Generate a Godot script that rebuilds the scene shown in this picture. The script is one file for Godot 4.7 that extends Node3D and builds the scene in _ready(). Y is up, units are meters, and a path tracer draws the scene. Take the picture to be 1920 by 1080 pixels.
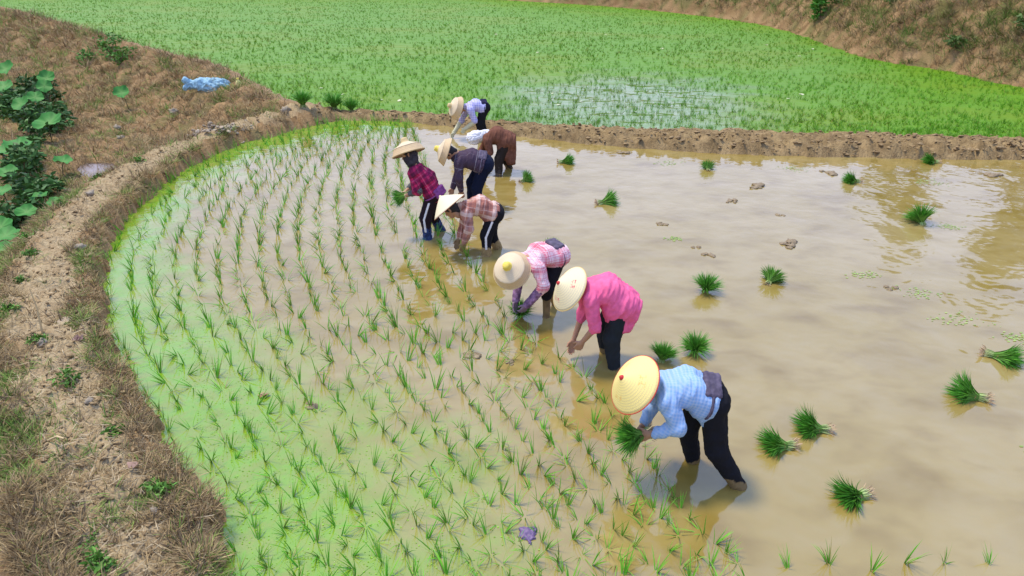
extends Node3D
# Rice planters in a flooded paddy, seen from a low drone. Metres, y up; camera above the origin looking towards -z.

var rng := RandomNumberGenerator.new()
var noise := FastNoiseLite.new()
var fine := FastNoiseLite.new()
var names := {}
var M := {}
const FRONT := [-1.55,-2.6, -1.99,-3.57, -2.32,-4.19, -2.85,-4.69, -3.33,-5.36, -4.01,-6.18, -4.67,-7.08, -5.32,-8.20, -5.89,-9.44, -6.35,-11.02, -6.47,-12.3, -6.45,-13.84, -6.25,-15.07, -5.83,-15.91, -5.22,-16.78, -4.83,-17.5, -4.09,-17.95, -2.68,-17.73, -1.16,-17.05, 0.12,-16.25, 1.66,-15.52, 3.89,-14.85, 6.05,-14.51, 8.21,-14.35, 10.57,-14.23, 17,-14.0, 17,3, -1,3, -1.2,0]
const BACK := [-5.61,-18.72, -3.57,-18.35, -1.77,-18.07, 0.0,-16.94, 1.76,-16.62, 4.22,-16.36, 6.61,-16.10, 11.37,-15.51, 17,-15.1, 18,-18.5, 15.47,-21.78, 15.06,-22.69, 14.82,-25.32, 13.46,-27.18, 13.4,-30.92, 13.84,-35.77, 13.23,-42.3, 8.0,-51.56, 2.78,-56.45, -8,-64, -40,-68, -46,-62, -34.92,-51.56, -24.7,-40.82, -18.15,-33.67, -12.76,-27.86, -9.61,-24.75, -8.04,-22.23, -6.09,-19.41]
const PLANT_LINE := [-2.45,-17.3, -1.25,-11.84, -0.5,-8.87, 0.02,-7.3, 0.75,-6.2, 1.2,-4.9, 1.38,-4.19, 1.68,-3.67, 1.75,-2.4, -1.4,-2.4]
var front_poly := PackedVector2Array()
var back_poly := PackedVector2Array()
var plant_poly := PackedVector2Array()

# ---------------------------------------------------------------- naming
func numbered(n: String) -> String:
	var k: int = names.get(n, 0)
	names[n] = k + 1
	return n if k == 0 else "%s_%03d" % [n, k]

func tag(o: Node, label: String, category := "", group := "", kind := "") -> void:
	if label: o.set_meta("label", label)
	if category: o.set_meta("category", category)
	if group: o.set_meta("group", group)
	if kind: o.set_meta("kind", kind)

func top(o: Node3D, n: String) -> Node3D:
	o.name = numbered(n)
	add_child(o)
	return o

func base(n: String, at: Vector3, turn := 0.0) -> Node3D:
	var o := Node3D.new()
	top(o, n)
	o.position = at
	o.rotation.y = turn
	return o

func part(n: String, mesh: Mesh, mat: Material, parent: Node) -> MeshInstance3D:
	var o := MeshInstance3D.new()
	o.name = n
	o.mesh = mesh
	o.material_override = mat
	if parent == self:
		top(o, n)
	else:
		parent.add_child(o, true)
	return o

func copy_of(o: Node3D) -> Node3D:
	var c: Node3D = o.duplicate()
	c.name = numbered(str(o.name).rstrip("0123456789_"))
	add_child(c)
	return c

# ---------------------------------------------------------------- materials
func srgb(c: Color) -> Color:
	return c.linear_to_srgb()

func mat(c: Color, rough := 0.8, spec := 0.4) -> StandardMaterial3D:
	var m := StandardMaterial3D.new()
	m.albedo_color = srgb(c)
	m.roughness = rough
	m.metallic_specular = spec
	return m

func vmat(rough := 0.8, spec := 0.3) -> StandardMaterial3D:
	var m := mat(Color.WHITE, rough, spec)
	m.vertex_color_use_as_albedo = true
	m.cull_mode = BaseMaterial3D.CULL_DISABLED
	return m

func noise_tex(freq: float, seed_: int, a: Color, b: Color, size := 512, oct := 5, normal := 0.0) -> NoiseTexture2D:
	var n := FastNoiseLite.new()
	n.seed = seed_
	n.frequency = freq
	n.fractal_octaves = oct
	var t := NoiseTexture2D.new()
	t.width = size
	t.height = size
	t.seamless = true
	t.noise = n
	if normal > 0.0:
		t.as_normal_map = true
		t.bump_strength = normal
	else:
		var g := Gradient.new()
		g.set_color(0, srgb(a))
		g.set_color(1, srgb(b))
		t.color_ramp = g
	return t

func tri(m: StandardMaterial3D, scale: float, world := false) -> StandardMaterial3D:
	m.uv1_triplanar = true
	m.uv1_world_triplanar = world
	m.uv1_scale = Vector3.ONE * scale
	return m

func cloth_normal(m: StandardMaterial3D, s := 0.6) -> void:
	m.normal_enabled = true
	m.normal_texture = M.cloth_n
	m.normal_scale = s

# plaid: bands = [start, width, colour, strength] as fractions of the tile, drawn both ways
func plaid(size: int, ground: Color, bands: Array, bands_y = null) -> ImageTexture:
	var img := Image.create(size, size, false, Image.FORMAT_RGB8)
	var by: Array = bands if bands_y == null else bands_y
	var r := RandomNumberGenerator.new()
	r.seed = 7
	for y in size:
		for x in size:
			var c := ground
			for b in bands:
				if fposmod(float(x) / size - b[0], 1.0) < b[1]: c = c.lerp(b[2], b[3])
			for b in by:
				if fposmod(float(y) / size - b[0], 1.0) < b[1]: c = c.lerp(b[2], b[3])
			var k := r.randf_range(0.9, 1.08)
			img.set_pixel(x, y, srgb(Color(c.r * k, c.g * k, c.b * k)))
	return ImageTexture.create_from_image(img)

func fabric(tex: Texture2D, tile: float, rough := 0.9) -> StandardMaterial3D:
	var m := mat(Color.WHITE, rough, 0.2)
	m.albedo_texture = tex
	tri(m, 1.0 / tile)
	return m

func plain_cloth(c: Color, seed_: int, spread := 0.35, rough := 0.9) -> StandardMaterial3D:
	var m := mat(Color.WHITE, rough, 0.25)
	m.albedo_texture = noise_tex(0.02, seed_, c * (1.0 - spread), c * (1.0 + spread), 256, 5)
	tri(m, 2.5)
	cloth_normal(m)
	return m

# ---------------------------------------------------------------- mesh helpers
func begin() -> SurfaceTool:
	var st := SurfaceTool.new()
	st.begin(Mesh.PRIMITIVE_TRIANGLES)
	return st

func done(st: SurfaceTool) -> ArrayMesh:
	st.index()
	st.generate_normals()
	return st.commit()

# a leaf blade: a tapering ribbon that bends over
func blade(st: SurfaceTool, p: Vector3, dir: Vector3, side: Vector3, length: float, width: float, droop: float, c0: Color, c1: Color, segs := 3) -> void:
	var d := dir.normalized()
	var s := side.normalized()
	var prev_l := p - s * width * 0.3
	var prev_r := p + s * width * 0.3
	var prev_c := c0
	var pos := p
	for i in range(1, segs + 1):
		var t := float(i) / segs
		pos += d * length / segs
		d = (d + Vector3(d.x, -0.6, d.z) * droop / segs).normalized()
		var w := width * 0.5 * (1.0 - pow(t, 2.2)) + 0.0003
		var l := pos - s * w
		var r := pos + s * w
		var c := c0.lerp(c1, t)
		st.set_color(prev_c); st.add_vertex(prev_l)
		st.set_color(c); st.add_vertex(l)
		st.set_color(prev_c); st.add_vertex(prev_r)
		if i < segs:
			st.set_color(prev_c); st.add_vertex(prev_r)
			st.set_color(c); st.add_vertex(l)
			st.set_color(c); st.add_vertex(r)
		prev_l = l
		prev_r = r
		prev_c = c

func flatdir(a: float) -> Vector3:
	return Vector3(cos(a), 0, sin(a))

# a surface of revolution about +y; profile = Vector2(radius, height)
func lathe(profile: Array, n: int, wobble := 0.0) -> ArrayMesh:
	var st := begin()
	for i in profile.size():
		for k in n + 1:
			var a := TAU * k / n
			var w := 1.0 + wobble * noise.get_noise_2d(cos(a) * 40.0 + profile[i].y * 200.0, sin(a) * 40.0)
			st.set_uv(Vector2(float(k) / n, float(i) / (profile.size() - 1)))
			st.add_vertex(Vector3(cos(a) * profile[i].x * w, profile[i].y, sin(a) * profile[i].x * w))
	for i in profile.size() - 1:
		for k in n:
			var a0 := i * (n + 1) + k
			var b0 := a0 + n + 1
			for q in [a0, b0, a0 + 1, a0 + 1, b0, b0 + 1]: st.add_index(q)
	st.generate_normals()
	return st.commit()

func tube(pts: Array, radii: Array, n := 6) -> ArrayMesh:
	var st := begin()
	for i in pts.size():
		var d: Vector3 = (pts[mini(i + 1, pts.size() - 1)] - pts[maxi(i - 1, 0)]).normalized()
		var s := d.cross(Vector3.UP if absf(d.y) < 0.9 else Vector3.RIGHT).normalized()
		var u := s.cross(d)
		for k in n:
			var a := TAU * k / n
			st.add_vertex(pts[i] + (s * cos(a) + u * sin(a)) * radii[i])
	for i in pts.size() - 1:
		for k in n:
			var a0 := i * n + k
			var a1 := i * n + (k + 1) % n
			for q in [a0, a0 + n, a1, a1, a0 + n, a1 + n]: st.add_index(q)
	st.generate_normals()
	return st.commit()

# Tapered capsules joined with a smooth minimum and meshed as surface nets.
# bones: [a, radius_a, b, radius_b]; cuts: [point, outward normal] keep what lies behind the plane.
func nets(bones: Array, cell: float, k: float, cuts := []) -> Dictionary:
	var lo := Vector3.ONE * 1e9
	var hi := -lo
	for b in bones:
		var ra: Vector3 = Vector3.ONE * b[1]
		var rb: Vector3 = Vector3.ONE * b[3]
		lo = lo.min(b[0] - ra).min(b[2] - rb)
		hi = hi.max(b[0] + ra).max(b[2] + rb)
	lo -= Vector3.ONE * cell * 3.0
	hi += Vector3.ONE * cell * 3.0
	var nx := int((hi.x - lo.x) / cell) + 2
	var ny := int((hi.y - lo.y) / cell) + 2
	var nz := int((hi.z - lo.z) / cell) + 2
	var sy := nx
	var sz := nx * ny
	var g := PackedFloat32Array()
	g.resize(nx * ny * nz)
	g.fill(1.0)
	var pad := k + cell * 2.0
	for b in bones:
		var a: Vector3 = b[0]
		var ra: float = b[1]
		var rb: float = b[3]
		var ab: Vector3 = b[2] - a
		var ab2 := maxf(ab.length_squared(), 1e-9)
		var l: Vector3 = (a - Vector3.ONE * (ra + pad)).min(b[2] - Vector3.ONE * (rb + pad))
		var h: Vector3 = (a + Vector3.ONE * (ra + pad)).max(b[2] + Vector3.ONE * (rb + pad))
		var x0 := maxi(0, int((l.x - lo.x) / cell))
		var x1 := mini(nx - 1, int((h.x - lo.x) / cell) + 1)
		var y0 := maxi(0, int((l.y - lo.y) / cell))
		var y1 := mini(ny - 1, int((h.y - lo.y) / cell) + 1)
		var z0 := maxi(0, int((l.z - lo.z) / cell))
		var z1 := mini(nz - 1, int((h.z - lo.z) / cell) + 1)
		for z in range(z0, z1 + 1):
			for y in range(y0, y1 + 1):
				var i := z * sz + y * sy + x0
				var p := lo + Vector3(x0, y, z) * cell - a
				for x in range(x0, x1 + 1):
					var t := clampf(p.dot(ab) / ab2, 0.0, 1.0)
					var d := (p - ab * t).length() - ra - (rb - ra) * t
					if d < pad:
						var o := g[i]
						var q := maxf(k - absf(o - d), 0.0)
						g[i] = minf(o, d) - q * q / (4.0 * k)
					i += 1
					p.x += cell
	for c in cuts:
		var n: Vector3 = c[1].normalized()
		var off: float = n.dot(c[0])
		var i := 0
		for z in nz:
			for y in ny:
				for x in nx:
					if g[i] < cell * 2.0:
						g[i] = maxf(g[i], n.dot(lo + Vector3(x, y, z) * cell) - off)
					i += 1
	var verts := PackedVector3Array()
	var grads := PackedVector3Array()
	var at := PackedInt32Array()
	at.resize(g.size())
	at.fill(-1)
	var lim := cell * 2.0
	for z in nz - 1:
		for y in ny - 1:
			var i := z * sz + y * sy
			for x in nx - 1:
				var d0 := g[i]
				if d0 < lim and d0 > -lim:
					var c := [d0, g[i + 1], g[i + sy], g[i + sy + 1], g[i + sz], g[i + sz + 1], g[i + sz + sy], g[i + sz + sy + 1]]
					var m := 0
					for q in 8:
						if c[q] < 0.0: m += 1
					if m != 0 and m != 8:
						var sum := Vector3.ZERO
						var cnt := 0
						for e in [[0, 1], [2, 3], [4, 5], [6, 7], [0, 2], [1, 3], [4, 6], [5, 7], [0, 4], [1, 5], [2, 6], [3, 7]]:
							var va: float = c[e[0]]
							var vb: float = c[e[1]]
							if (va < 0.0) != (vb < 0.0):
								var t := va / (va - vb)
								var pa := Vector3(e[0] & 1, (e[0] >> 1) & 1, e[0] >> 2)
								var pb := Vector3(e[1] & 1, (e[1] >> 1) & 1, e[1] >> 2)
								sum += pa.lerp(pb, t)
								cnt += 1
						at[i] = verts.size()
						verts.append(lo + (Vector3(x, y, z) + sum / cnt) * cell)
						grads.append(Vector3(c[1] + c[3] + c[5] + c[7] - c[0] - c[2] - c[4] - c[6], c[2] + c[3] + c[6] + c[7] - c[0] - c[1] - c[4] - c[5], c[4] + c[5] + c[6] + c[7] - c[0] - c[1] - c[2] - c[3]).normalized())
				i += 1
	var idx := PackedInt32Array()
	var steps := [1, sy, sz]
	for z in range(1, nz - 1):
		for y in range(1, ny - 1):
			var i := z * sz + y * sy + 1
			for x in range(1, nx - 1):
				var d0 := g[i]
				if d0 < lim and d0 > -lim:
					for ax in 3:
						var d1 := g[i + steps[ax]]
						if (d0 < 0.0) != (d1 < 0.0):
							var u: int = steps[(ax + 1) % 3]
							var v: int = steps[(ax + 2) % 3]
							var a := at[i]
							var b := at[i - u]
							var c := at[i - u - v]
							var d := at[i - v]
							if a >= 0 and b >= 0 and c >= 0 and d >= 0:
								if d0 < 0.0:
									idx.append_array([a, d, c, a, c, b])
								else:
									idx.append_array([a, b, c, a, c, d])
				i += 1
	return {"v": verts, "n": grads, "i": idx}

# folds: [amplitude, frequency] pushes the surface in and out along its normal
func skin(st: SurfaceTool, d: Dictionary, x: Transform3D, col, folds := [], flip := false, first := 0, stretch := Vector3.ONE) -> int:
	var vs: PackedVector3Array = d.v
	var ns: PackedVector3Array = d.n
	for i in vs.size():
		var p := vs[i]
		if folds:
			var q := x * p * stretch
			var w := 0.5 - absf(fine.get_noise_3d(q.x * folds[1], q.y * folds[1], q.z * folds[1])) * 2.4
			w += 1.2 * noise.get_noise_3d(q.x * folds[1] * 0.7, q.y * folds[1] * 0.7 + 31.0, q.z * folds[1] * 0.7)
			p += ns[i] * w * folds[0]
		var c: Color = col.call(p) if col is Callable else col
		st.set_color(c)
		st.add_vertex(x * p)
	var ix: PackedInt32Array = d.i
	for t in range(0, ix.size(), 3):
		st.add_index(first + ix[t])
		st.add_index(first + (ix[t + 2] if flip else ix[t + 1]))
		st.add_index(first + (ix[t + 1] if flip else ix[t + 2]))
	return first + vs.size()

func blob(bones: Array, cell: float, k: float, folds := [], cuts := [], col = Color.WHITE, x := Transform3D.IDENTITY) -> ArrayMesh:
	var st := begin()
	skin(st, nets(bones, cell, k, cuts), x, col, folds)
	st.generate_normals()
	return st.commit()

func rock_mesh(r: Vector3, seed_: float) -> ArrayMesh:
	var s := SphereMesh.new()
	s.radius = 1.0
	s.height = 2.0
	s.radial_segments = 10
	s.rings = 6
	var st := begin()
	var arr := s.get_mesh_arrays()
	var vs: PackedVector3Array = arr[Mesh.ARRAY_VERTEX]
	for v in vs:
		var w := 1.0 + 0.9 * noise.get_noise_3d(v.x * 30.0 + seed_, v.y * 30.0, v.z * 30.0)
		st.add_vertex(v * r * w)
	for i in arr[Mesh.ARRAY_INDEX]: st.add_index(i)
	st.generate_normals()
	return st.commit()

# ---------------------------------------------------------------- terrain
func pack(a: Array) -> PackedVector2Array:
	var p := PackedVector2Array()
	for i in range(0, a.size(), 2): p.append(Vector2(a[i], a[i + 1]))
	return p

func smooth_poly(p: PackedVector2Array) -> PackedVector2Array:
	var r := PackedVector2Array()
	for i in p.size():
		var a := p[i]
		var b := p[(i + 1) % p.size()]
		r.append(a.lerp(b, 0.25))
		r.append(a.lerp(b, 0.75))
	return r

func sdist(poly: PackedVector2Array, p: Vector2) -> float:
	var best := 1e9
	var a := poly[poly.size() - 1]
	for b in poly:
		var ab := b - a
		var t := clampf((p - a).dot(ab) / ab.length_squared(), 0.0, 1.0)
		best = minf(best, (p - a - ab * t).length_squared())
		a = b
	return -sqrt(best) if Geometry2D.is_point_in_polygon(p, poly) else sqrt(best)

func is_right(p: Vector2) -> bool:
	return (p.x > 1.0 and p.y < -15.2) or p.y < -57.0 or p.x > 17.0

# [height, distance outside the front paddy, distance outside the back paddy]
func ground(p: Vector2) -> Array:
	var df := sdist(front_poly, p)
	df += 0.10 * noise.get_noise_2d(p.x * 9.0, p.y * 9.0) + 0.07 * fine.get_noise_2d(p.x * 45.0, p.y * 45.0)
	if df < -0.3: return [-0.15, df, 9.0]
	var db := sdist(back_poly, p)
	db += 0.12 * noise.get_noise_2d(p.x * 7.0 + 50.0, p.y * 7.0)
	if df < 0.0: return [-0.15 * smoothstep(0.0, 0.3, -df) - 0.01, df, db]
	if db < 0.0: return [0.1 - 0.12 * smoothstep(0.0, 0.3, -db), df, db]
	var lump := noise.get_noise_2d(p.x * 14.0, p.y * 14.0) * 0.08 + fine.get_noise_2d(p.x * 50.0, p.y * 50.0) * 0.05 + fine.get_noise_2d(p.x * 150.0, p.y * 150.0) * 0.026
	var rise := smoothstep(0.0, 0.08, df)
	var h := 0.0
	if is_right(p) and df > 2.3:
		h = 0.1 + minf(db, 3.0) * 1.1 * smoothstep(0.0, 0.5, db) + clampf(db - 3.0, 0.0, 9.0) * 0.12 + lump * (1.0 + minf(db, 4.0))
		return [h, df, db]
	var flo := lerpf(-0.62, -0.02, smoothstep(-9.5, -5.5, p.y))
	var w := lerpf(0.75, 1.0, smoothstep(-6.0, -4.0, p.y))
	var a := lerpf(0.24, flo, smoothstep(w, w + 1.5, df))
	var b := lerpf(0.34, flo, smoothstep(0.55, 3.4, db))
	if df < 2.3 and db < 2.3 and p.x > -4.9: a = 0.17; b = 0.17
	var rugged := 1.0 + 1.6 * smoothstep(0.4, 0.9, db) * (1.0 - smoothstep(2.8, 3.8, db))
	h = maxf(a, b) * (0.35 + 0.65 * rise) + lump * rugged * smoothstep(0.0, 0.1, df)
	var pd := Vector2(0.66 * (p.x + 9.2) - 0.75 * (p.y + 15.5), 0.75 * (p.x + 9.2) + 0.66 * (p.y + 15.5))
	h -= 0.16 * (1.0 - smoothstep(0.6, 1.2, Vector2(pd.x / 0.42, pd.y / 1.3).length()))
	if db < 0.12: h = minf(h, 0.1 + db * 1.4)
	return [h, df, db]

func hgt(x: float, z: float) -> float:
	return ground(Vector2(x, z))[0]

func soil(p: Vector2, g: Array) -> Color:
	var n1 := clampf(noise.get_noise_2d(p.x * 9.0 + 200.0, p.y * 9.0) * 0.8 + 0.5, 0.0, 1.0)
	var n2 := clampf(fine.get_noise_2d(p.x * 40.0, p.y * 40.0 + 90.0) * 0.9 + 0.5 + fine.get_noise_2d(p.x * 130.0, p.y * 130.0) * 0.4, 0.0, 1.0)
	var df: float = g[1]
	var db: float = g[2]
	var brown := Color(0.21, 0.128, 0.06).lerp(Color(0.42, 0.275, 0.14), n2)
	if is_right(p) and df > 2.3:
		return brown.lerp(Color(0.15, 0.16, 0.055), smoothstep(0.5, 0.75, n1) * 0.6)
	if df < 2.3 and db < 2.3 and p.x > -4.9:
		return Color(0.19, 0.13, 0.065).lerp(Color(0.42, 0.30, 0.15), n2 * (0.5 + 0.6 * n1))
	var tread := smoothstep(0.16, 0.32, df + n1 * 0.2 - 0.1) * (1.0 - smoothstep(0.75, 1.15, df + n2 * 0.3 - 0.15))
	var c := brown.lerp(Color(0.17, 0.16, 0.065), smoothstep(0.55, 0.8, n1) * 0.6)
	c = c.lerp(Color(0.50, 0.39, 0.23).lerp(Color(0.38, 0.28, 0.16), n2), tread * 0.9)
	var ridge := 1.0 - smoothstep(0.2, 0.75, db + n2 * 0.2)
	c = c.lerp(Color(0.40, 0.29, 0.18), ridge * 0.8)
	return c

func build_terrain() -> void:
	var rows := [60.0, 20.0, 8.0, 4.0, 1.5, 0.0, -1.0, -1.8]
	var z := -2.4
	while z > -62.0:
		rows.append(z)
		z *= 1.0075
	while z > -600.0:
		rows.append(z)
		z *= 1.12
	var cols := []
	var s := -0.86
	while s <= 0.861:
		cols.append(s)
		s += 0.0065
	var outer := []
	var o := 0.90
	while o < 12.0:
		outer.append(o)
		o *= 1.22
	var all := []
	for i in outer.size(): all.append(-outer[outer.size() - 1 - i])
	all.append_array(cols)
	all.append_array(outer)
	var st := begin()
	for zz in rows:
		for ss in all:
			var p := Vector2(ss * (maxf(-zz, 3.0) + 1.0), zz)
			var g := ground(p)
			st.set_color(soil(p, g))
			st.add_vertex(Vector3(p.x, g[0], p.y))
	var w := all.size()
	for i in rows.size() - 1:
		for k in w - 1:
			var a := i * w + k
			for q in [a, a + w, a + 1, a + 1, a + w, a + w + 1]: st.add_index(q)
	st.generate_normals()
	var m := vmat(1.0, 0.15)
	m.albedo_texture = noise_tex(0.035, 3, Color(0.55, 0.55, 0.55), Color(1.35, 1.3, 1.25), 512, 6)
	m.normal_enabled = true
	m.normal_texture = noise_tex(0.05, 5, Color.BLACK, Color.WHITE, 512, 6, 8.0)
	m.normal_scale = 1.2
	tri(m, 0.9, true)
	var t := part("ground", st.commit(), m, self)
	tag(t, "brown earth banks, footpath and mud dykes around the paddies", "ground", "", "structure")

func water_mesh(poly: PackedVector2Array, y: float, lo: Vector2, size: Vector2) -> ArrayMesh:
	var st := begin()
	for p in poly:
		st.set_uv((p - lo) / size)
		st.set_normal(Vector3.UP)
		st.set_tangent(Plane(1, 0, 0, 1))
		st.add_vertex(Vector3(p.x, y, p.y))
	var ix := Geometry2D.triangulate_polygon(poly)
	for t in range(0, ix.size(), 3):
		var a := poly[ix[t]]
		var b := poly[ix[t + 1]]
		var c := poly[ix[t + 2]]
		var ccw := (b - a).cross(c - a) > 0.0
		st.add_index(ix[t])
		st.add_index(ix[t + 1] if ccw else ix[t + 2])
		st.add_index(ix[t + 2] if ccw else ix[t + 1])
	return st.commit()

func ripple_normal(freq: float, strength: float, seed_: int, n := 1024) -> ImageTexture:
	var f := FastNoiseLite.new()
	f.seed = seed_
	f.frequency = freq
	f.fractal_octaves = 4
	f.fractal_gain = 0.55
	var img := f.get_seamless_image(n, n)
	img.convert(Image.FORMAT_RGBA8)
	img.bump_map_to_normal_map(strength)
	return ImageTexture.create_from_image(img)

func film_at(p: Vector2) -> float:
	# how much floating green weed covers the front paddy here
	var d := -sdist(front_poly, p)
	var w := lerpf(1.6, 3.1, smoothstep(-9.0, -5.0, p.y)) + 0.7 * smoothstep(-13.0, -16.0, p.y)
	var v := 1.0 - smoothstep(w * 0.1, w, d + 0.6 * noise.get_noise_2d(p.x * 7.0, p.y * 7.0) + 0.5 * fine.get_noise_2d(p.x * 22.0, p.y * 22.0))
	return v * (1.0 - smoothstep(-3.2, -2.2, p.x + (p.y + 15.5) * 0.15) if p.y < -13.0 else 1.0) * (1.0 - smoothstep(0.2, 1.6, p.x))

func build_front_water() -> void:
	var lo := Vector2(-7.0, -18.5)
	var size := Vector2(18.5, 17.0)
	var n := 1024
	var low := Image.create(160, 160, false, Image.FORMAT_RF)
	for y in 160:
		for x in 160:
			low.set_pixel(x, y, Color(film_at(lo + size * Vector2(x + 0.5, y + 0.5) / 160.0), 0, 0))
	low.resize(n, n, Image.INTERPOLATE_BILINEAR)
	var img := Image.create(n, n, false, Image.FORMAT_RGB8)
	var r := RandomNumberGenerator.new()
	r.seed = 4
	var mud := Color(0.305, 0.222, 0.060)
	var silt := Color(0.335, 0.25, 0.088)
	var deep := Color(0.21, 0.138, 0.024)
	var weed := Color(0.145, 0.345, 0.010)
	var weed2 := Color(0.225, 0.375, 0.016)
	for y in n:
		for x in n:
			var p := lo + size * Vector2(x, y) / n
			var a := noise.get_noise_2d(p.x * 2.2 + 70.0, p.y * 3.4) * 0.5 + 0.5
			var b := fine.get_noise_2d(p.x * 8.0, p.y * 13.0) * 0.5 + 0.5
			var c := mud.lerp(silt, smoothstep(0.35, 0.75, a))
			var e := 0.7 * noise.get_noise_2d(p.x * 13.0 + 8.0 * a, p.y * 19.0 + 9.0 * b) + 0.45 * noise.get_noise_2d(p.x * 33.0, p.y * 52.0) * a
			c = c.lerp(deep, clampf(smoothstep(0.45, 0.85, b) * (1.0 - a) * 0.9 + maxf(e, 0.0) * 0.8, 0.0, 1.0))
			c = c.lerp(Color(0.35, 0.28, 0.14), maxf(-e, 0.0) * 0.6)
			var v := low.get_pixel(x, y).r
			var grain := r.randf()
			var spots := clampf(fine.get_noise_2d(p.x * 170.0, p.y * 170.0) * 0.9 + 0.5, 0.0, 1.0)
			var spots2 := clampf(noise.get_noise_2d(p.x * 38.0 + 40.0, p.y * 38.0) * 0.9 + 0.5, 0.0, 1.0)
			v = clampf(v - (1.0 - v) * spots * 0.35, 0.0, 1.0)
			c = c.lerp(weed.lerp(weed2, grain * 0.6 + 0.4 * a), v * (0.6 + 0.32 * smoothstep(0.25, 0.75, spots2 * 0.7 + spots * 0.3)))
			img.set_pixel(x, y, srgb(c))
	var m := mat(Color.WHITE, 0.07, 1.0)
	m.clearcoat_enabled = true
	m.clearcoat = 0.2
	m.clearcoat_roughness = 0.04
	m.albedo_texture = ImageTexture.create_from_image(img)
	m.normal_enabled = true
	m.normal_texture = ripple_normal(0.018, 5.0, 11)
	m.normal_scale = 0.18
	var grown: Array = Geometry2D.offset_polygon(front_poly, 0.35)
	var w := part("paddy_water", water_mesh(grown[0], 0.0, lo, size), m, self)
	tag(w, "tan muddy water of the paddy being planted, green weed film by the bank", "water", "", "structure")

func build_back_water() -> void:
	var lo := Vector2(-46, -68)
	var size := Vector2(64, 53)
	var n := 768
	var img := Image.create(n, n, false, Image.FORMAT_RGB8)
	var rough := Image.create(n, n, false, Image.FORMAT_RGB8)
	for y in n:
		for x in n:
			var p := lo + size * Vector2(x, y) / n
			var a := noise.get_noise_2d(p.x * 1.2, p.y * 2.0) * 0.5 + 0.5
			var b := fine.get_noise_2d(p.x * 5.0, p.y * 9.0) * 0.5 + 0.5
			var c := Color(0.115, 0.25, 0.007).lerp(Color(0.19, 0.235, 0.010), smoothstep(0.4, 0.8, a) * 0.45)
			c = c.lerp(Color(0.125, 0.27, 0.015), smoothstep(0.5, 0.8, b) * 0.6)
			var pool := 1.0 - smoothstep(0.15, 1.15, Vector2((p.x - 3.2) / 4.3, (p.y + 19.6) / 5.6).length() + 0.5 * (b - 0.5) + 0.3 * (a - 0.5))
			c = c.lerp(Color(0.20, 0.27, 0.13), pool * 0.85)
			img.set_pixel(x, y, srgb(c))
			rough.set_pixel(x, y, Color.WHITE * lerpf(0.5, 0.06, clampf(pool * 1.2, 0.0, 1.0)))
	var m := mat(Color.WHITE, 1.0, 0.3)
	m.roughness_texture = ImageTexture.create_from_image(rough)
	m.albedo_texture = ImageTexture.create_from_image(img)
	m.normal_enabled = true
	m.normal_texture = ripple_normal(0.05, 4.0, 12)
	m.normal_scale = 0.3
	var grown: Array = Geometry2D.offset_polygon(back_poly, 0.3)
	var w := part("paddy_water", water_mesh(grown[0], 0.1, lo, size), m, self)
	tag(w, "weed-green water of the planted paddy behind the mud dyke", "water", "", "structure")

# ---------------------------------------------------------------- seedlings, bundles, grass
func clump_mesh(seed_: int, n: int, height: float, spread: float, width: float, c: Color) -> ArrayMesh:
	var r := RandomNumberGenerator.new()
	r.seed = seed_
	var st := begin()
	var lean := flatdir(r.randf() * TAU) * r.randf_range(0.0, 0.6)
	for i in n:
		var a := r.randf() * TAU
		var out := flatdir(a)
		var k := r.randf_range(0.75, 1.25)
		var col := Color(c.r * k, c.g * r.randf_range(0.85, 1.15), c.b * k)
		if r.randf() < 0.10: col = Color(0.26, 0.24, 0.07)
		blade(st, out * r.randf() * 0.015 + Vector3(0, -0.02, 0), Vector3.UP + out * r.randf_range(0.1, spread) + lean, flatdir(r.randf() * TAU), height * r.randf_range(0.6, 1.15), width, r.randf_range(0.2, 1.1), col, col * 1.1, 4)
	return done(st)

func scatter(n: String, mesh: Mesh, m: Material, xf: Array, cols: Array) -> MultiMeshInstance3D:
	var mm := MultiMesh.new()
	mm.transform_format = MultiMesh.TRANSFORM_3D
	mm.use_colors = true
	mm.mesh = mesh
	mm.instance_count = xf.size()
	for i in xf.size():
		mm.set_instance_transform(i, xf[i])
		mm.set_instance_color(i, cols[i])
	var o := MultiMeshInstance3D.new()
	o.multimesh = mm
	o.material_override = m
	o.name = n
	return o

func stuff(n: String, label: String, category: String, sets: Array, m: Material) -> void:
	# sets: [[mesh, transforms, colours], ...] - one object, several blade shapes
	var root := base(n, Vector3.ZERO)
	tag(root, label, category, "", "stuff")
	for s in sets:
		if s[1].size() > 0:
			var o := scatter("tufts", s[0], m, s[1], s[2])
			o.set_meta("kind", "stuff")
			root.add_child(o, true)

func spot(x: float, y: float, z: float, sc: float, tilt := 0.15) -> Transform3D:
	var b := Basis(Vector3.UP, rng.randf() * TAU) * Basis(Vector3.RIGHT, rng.randf_range(-tilt, tilt))
	return Transform3D(b.scaled(Vector3(sc, sc * rng.randf_range(0.8, 1.25), sc)), Vector3(x, y, z))

func curve_x(a: Array, z: float, n: int) -> float:
	# x of the polyline where it crosses this z
	for i in n:
		var z0: float = a[i * 2 + 1]
		var z1: float = a[i * 2 + 3]
		if (z0 - z) * (z1 - z) <= 0.0 and z0 != z1: return lerpf(a[i * 2], a[i * 2 + 2], (z - z0) / (z1 - z0))
	return a[0] if absf(a[1] - z) < absf(a[n * 2 - 1] - z) else a[n * 2]

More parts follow.
